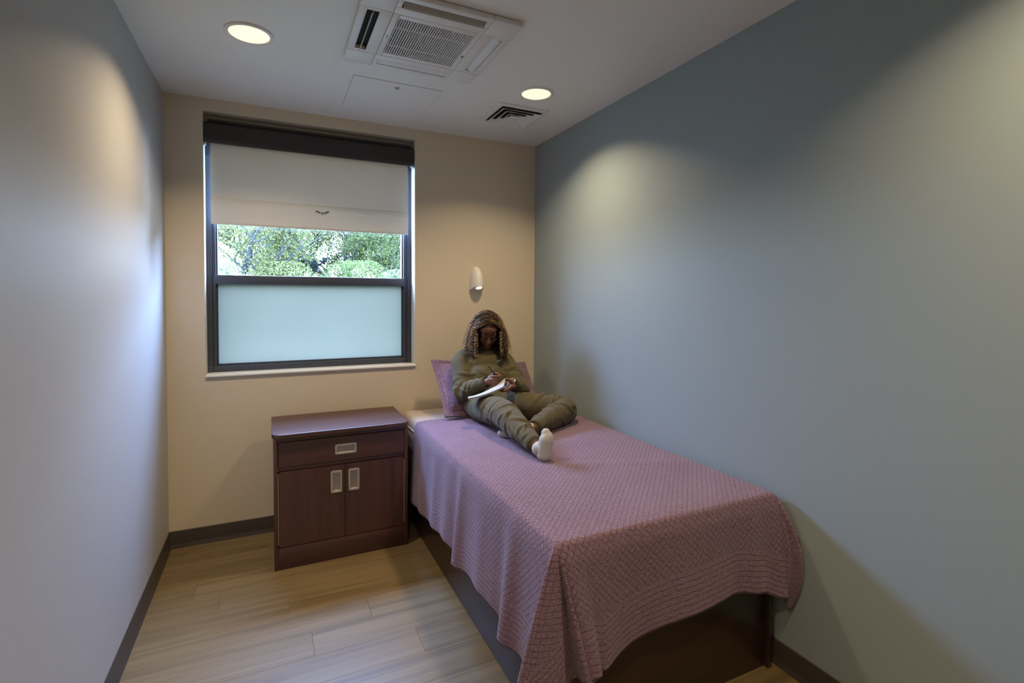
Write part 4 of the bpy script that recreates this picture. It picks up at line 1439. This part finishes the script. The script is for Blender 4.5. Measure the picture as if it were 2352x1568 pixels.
# ------------------------------------------------------------------ outside: lawn and trees beyond the window
gr = bmesh.new()
gr.faces.new([gr.verts.new(c) for c in ((-90, .6, -.6), (110, .6, -.6), (110, 150, -1.2), (-90, 150, -1.2))])
structure(obj('ground', gr, plain('lawn', (.035, .05, .022), .9, var=.3, scale=.6)), 'grass outside the window', 'lawn')
def leaf_mat(name, c, c2):
    k = NT(name)
    k.t.nodes.remove(k.b)
    v = k.coords('Object')
    f = k.noise(v, 1.6, 3)
    col = k.ramp(f, [(.3, c), (.7, c2)])
    df = k.n('BsdfDiffuse'); tl = k.n('BsdfTranslucent'); mx = k.n('MixShader')
    mx.inputs[0].default_value = .5
    k.l(col, df.inputs['Color']); k.l(col, tl.inputs['Color'])
    k.l(df.outputs[0], mx.inputs[1]); k.l(tl.outputs[0], mx.inputs[2])
    k.l(mx.outputs[0], k.out.inputs['Surface'])
    return k.m
MAT['bark'] = plain('grey_bark', (.030, .032, .036), .9, var=.3, scale=3)
LEAF = {
    'yellow': leaf_mat('yellow_green_leaves', (.108, .116, .040), (.134, .138, .048)),
    'green': leaf_mat('fresh_green_leaves', (.070, .088, .028), (.092, .108, .034)),
    'pale': leaf_mat('pale_green_leaves', (.088, .096, .044), (.105, .112, .050)),
    'dark': leaf_mat('dark_blue_green_needles', (.014, .019, .018), (.020, .026, .023)),
}
def tree(x, y, height, spread, leaf, label, nleaf, seed, trunk_r=.14, first=.22, lsize=.11, dens=1.0, shape='round', base=None, name='deciduous_tree'):
    R = random.Random(seed)
    z0 = -.6 - .6*(y-.6)/149.4
    t = thing(name, label, 'tree', (x, y, z0), 'trees beyond the window')
    bm = bmesh.new()
    tips = []
    def branch(p, d, length, r, depth):
        n = 5
        pts = [p.copy()]; q = p.copy(); dd = d.copy()
        for k in range(n):
            dd = (dd + Vector((R.uniform(-.22, .22), R.uniform(-.22, .22), R.uniform(-.06, .14)))).normalized()
            q = q + dd*length/n
            pts.append(q.copy())
        rad = [max(.006, r*(1-.62*k/n)) for k in range(n+1)]
        tube(pts, rad, 5 if depth else 7, bm=bm)
        for k in range(2, n+1):
            if depth >= 1: tips.append((pts[k], length))
        if depth < 3:
            for k in range(1 if depth else 1, n+1):
                for s in range(2 if depth < 2 else 1):
                    a = R.uniform(0, 2*PI)
                    side = Vector((math.cos(a), math.sin(a), R.uniform(.0, .75)))
                    nd = (dd*.45 + side).normalized()
                    if depth == 0 and k < n*first: continue
                    branch(pts[k], nd, length*R.uniform(.42, .60)*(spread if depth == 0 else 1), rad[k]*.58, depth+1)
    branch(Vector((x, y, z0)), Vector((R.uniform(-.06, .06), 0, 1)), height*.72, trunk_r, 0)
    obj('branches', bm, MAT['bark'], t)
    # leaves: small bent quads scattered about the twigs
    V, F = [], []
    for k in range(nleaf):
        c, ln = R.choice(tips)
        s = lsize*R.uniform(.6, 1.3)
        c = c + Vector((R.gauss(0, 1), R.gauss(0, 1), R.gauss(0, 1)))*ln*.20*dens
        a = Vector((R.uniform(-1, 1), R.uniform(-1, 1), R.uniform(-1, 1))).normalized()
        b_ = a.orthogonal().normalized()
        b_ = (Matrix.Rotation(R.uniform(0, 2*PI), 3, a) @ b_)
        n0 = len(V)
        V += [c-a*s, c+b_*s*.45+a.cross(b_)*s*.12, c+a*s, c-b_*s*.45+a.cross(b_)*s*.12]
        F.append((n0, n0+1, n0+2, n0+3))
    me = bpy.data.meshes.new('foliage'); me.from_pydata([tuple(v) for v in V], [], F)
    f = obj_me('foliage', me, LEAF[leaf], t)
    return t
# placed in the plan of the garden; the window looks roughly along +y
tree(-.9, 18.0, 6.4, 1.25, 'yellow', 'spreading yellow-green tree with dark limbs at the left of the window view', 27000, 1, .20, lsize=.050)
tree(.9, 22.5, 7.0, 1.2, 'yellow', 'large yellow-green tree with forked limbs left of the dark evergreen', 30000, 5, .24, lsize=.055)
tree(1.5, 20.0, 4.4, .45, 'dark', 'dark blue-green evergreen beside the slim trunk in the window view', 12000, 3, .10, lsize=.045, dens=.6)
tree(2.15, 19.0, 8.5, .55, 'pale', 'slim upright tree with sparse pale leaves in the middle of the window view', 9000, 4, .11, lsize=.045)
tree(3.9, 22.0, 7.2, 1.0, 'green', 'leafy fresh green tree right of the slim trunk', 26000, 8, .17, lsize=.052)
tree(5.6, 20.0, 6.8, .9, 'green', 'broad green tree at the right of the window view', 24000, 6, .15, lsize=.050)
tree(7.6, 23.0, 6.8, 1.0, 'pale', 'thin pale tree at the far right of the window view', 15000, 9, .14, lsize=.052)
tree(-3.6, 22.0, 6.6, 1.1, 'yellow', 'yellow-green tree at the far left of the window view', 18000, 12, .18, lsize=.052)
def shrub(x, y, h, leaf, label, n, seed):
    R = random.Random(seed)
    z0 = -.6 - .6*(y-.6)/149.4
    t = thing('shrub', label, 'shrub', (x, y, z0), 'shrubs beyond the window')
    bm = bmesh.new(); stems = []
    for k in range(9):
        a = R.uniform(0, 2*PI); s = R.uniform(.2, .55)*h
        pts = [(x, y, z0), (x+.4*s*math.cos(a), y+.4*s*math.sin(a), z0+h*.5), (x+s*math.cos(a), y+s*math.sin(a), z0+h*R.uniform(.75, 1))]
        tube(pts, [.04, .025, .008], 5, bm=bm); stems.append(pts)
    obj('stems', bm, MAT['bark'], t)
    V, F = [], []
    for k in range(n):
        a = R.uniform(0, 2*PI); u = R.random()**.5; ph = R.uniform(.0, 1)
        rad = h*.62*u*math.sqrt(max(0, 1-(ph*1.05-.1)**2.2)) if ph > .1 else h*.55*u
        c = Vector((x+rad*math.cos(a), y+rad*math.sin(a), z0+.1+h*ph))
        s = R.uniform(.030, .060)
        A = Vector((R.uniform(-1, 1), R.uniform(-1, 1), R.uniform(-1, 1))).normalized(); B = A.orthogonal().normalized()
        n0 = len(V); V += [c-A*s, c+B*s*.5, c+A*s, c-B*s*.5]; F.append((n0, n0+1, n0+2, n0+3))
    me = bpy.data.meshes.new('foliage'); me.from_pydata([tuple(v) for v in V], [], F)
    obj_me('foliage', me, LEAF[leaf], t)
shrub(.95, 17.5, 3.35, 'yellow', 'rounded bright yellow-green shrub left of the dark evergreen', 11000, 21)
shrub(3.7, 17.5, 3.5, 'green', 'rounded green shrub right of the slim trunk', 10000, 22)
shrub(5.3, 16.0, 3.1, 'pale', 'loose pale shrub at the right below the green trees', 7000, 23)
shrub(-1.3, 15.5, 3.2, 'pale', 'loose pale shrub at the left below the yellow-green trees', 8000, 24)
def added_hedge():  # added out of view to keep low sky light off the left wall
    """tall thick screen of foliage added on the right, outside the camera view"""
    R = random.Random(77)
    t = thing('added_hedge', 'tall dense green foliage added out of view right of the trees to block low sky light', 'added_hedge', (24.0, 18.5, -.7))
    V, F = [], []
    for k in range(60000):
        u = R.random()
        x = 9.5+36*u; y = 16.2+6.0*u+R.gauss(0, .55); z = -.7+8.2*R.random()**.85*(1+.10*math.sin(x*1.3))
        c = Vector((x, y, z)); s_ = R.uniform(.22, .42)
        A = Vector((R.uniform(-1, 1), R.uniform(-1, 1), R.uniform(-1, 1))).normalized(); B = A.orthogonal().normalized()
        n0 = len(V); V += [c-A*s_, c+B*s_*.6, c+A*s_, c-B*s_*.6]; F.append((n0, n0+1, n0+2, n0+3))
    me = bpy.data.meshes.new('foliage'); me.from_pydata([tuple(v) for v in V], [], F)
    obj_me('foliage', me, LEAF['green'], t)
    bm = bmesh.new()
    for k in range(40):
        u = (k+.5)/40
        p = Vector((9.5+36*u, 16.2+6*u, -.75))
        tube([p, p+Vector((R.uniform(-.2, .2), 0, 2)), p+Vector((R.uniform(-.5, .5), R.uniform(-.3, .3), 5))], [.09, .06, .02], 5, bm=bm)
    obj('stems', bm, MAT['bark'], t)
added_hedge()
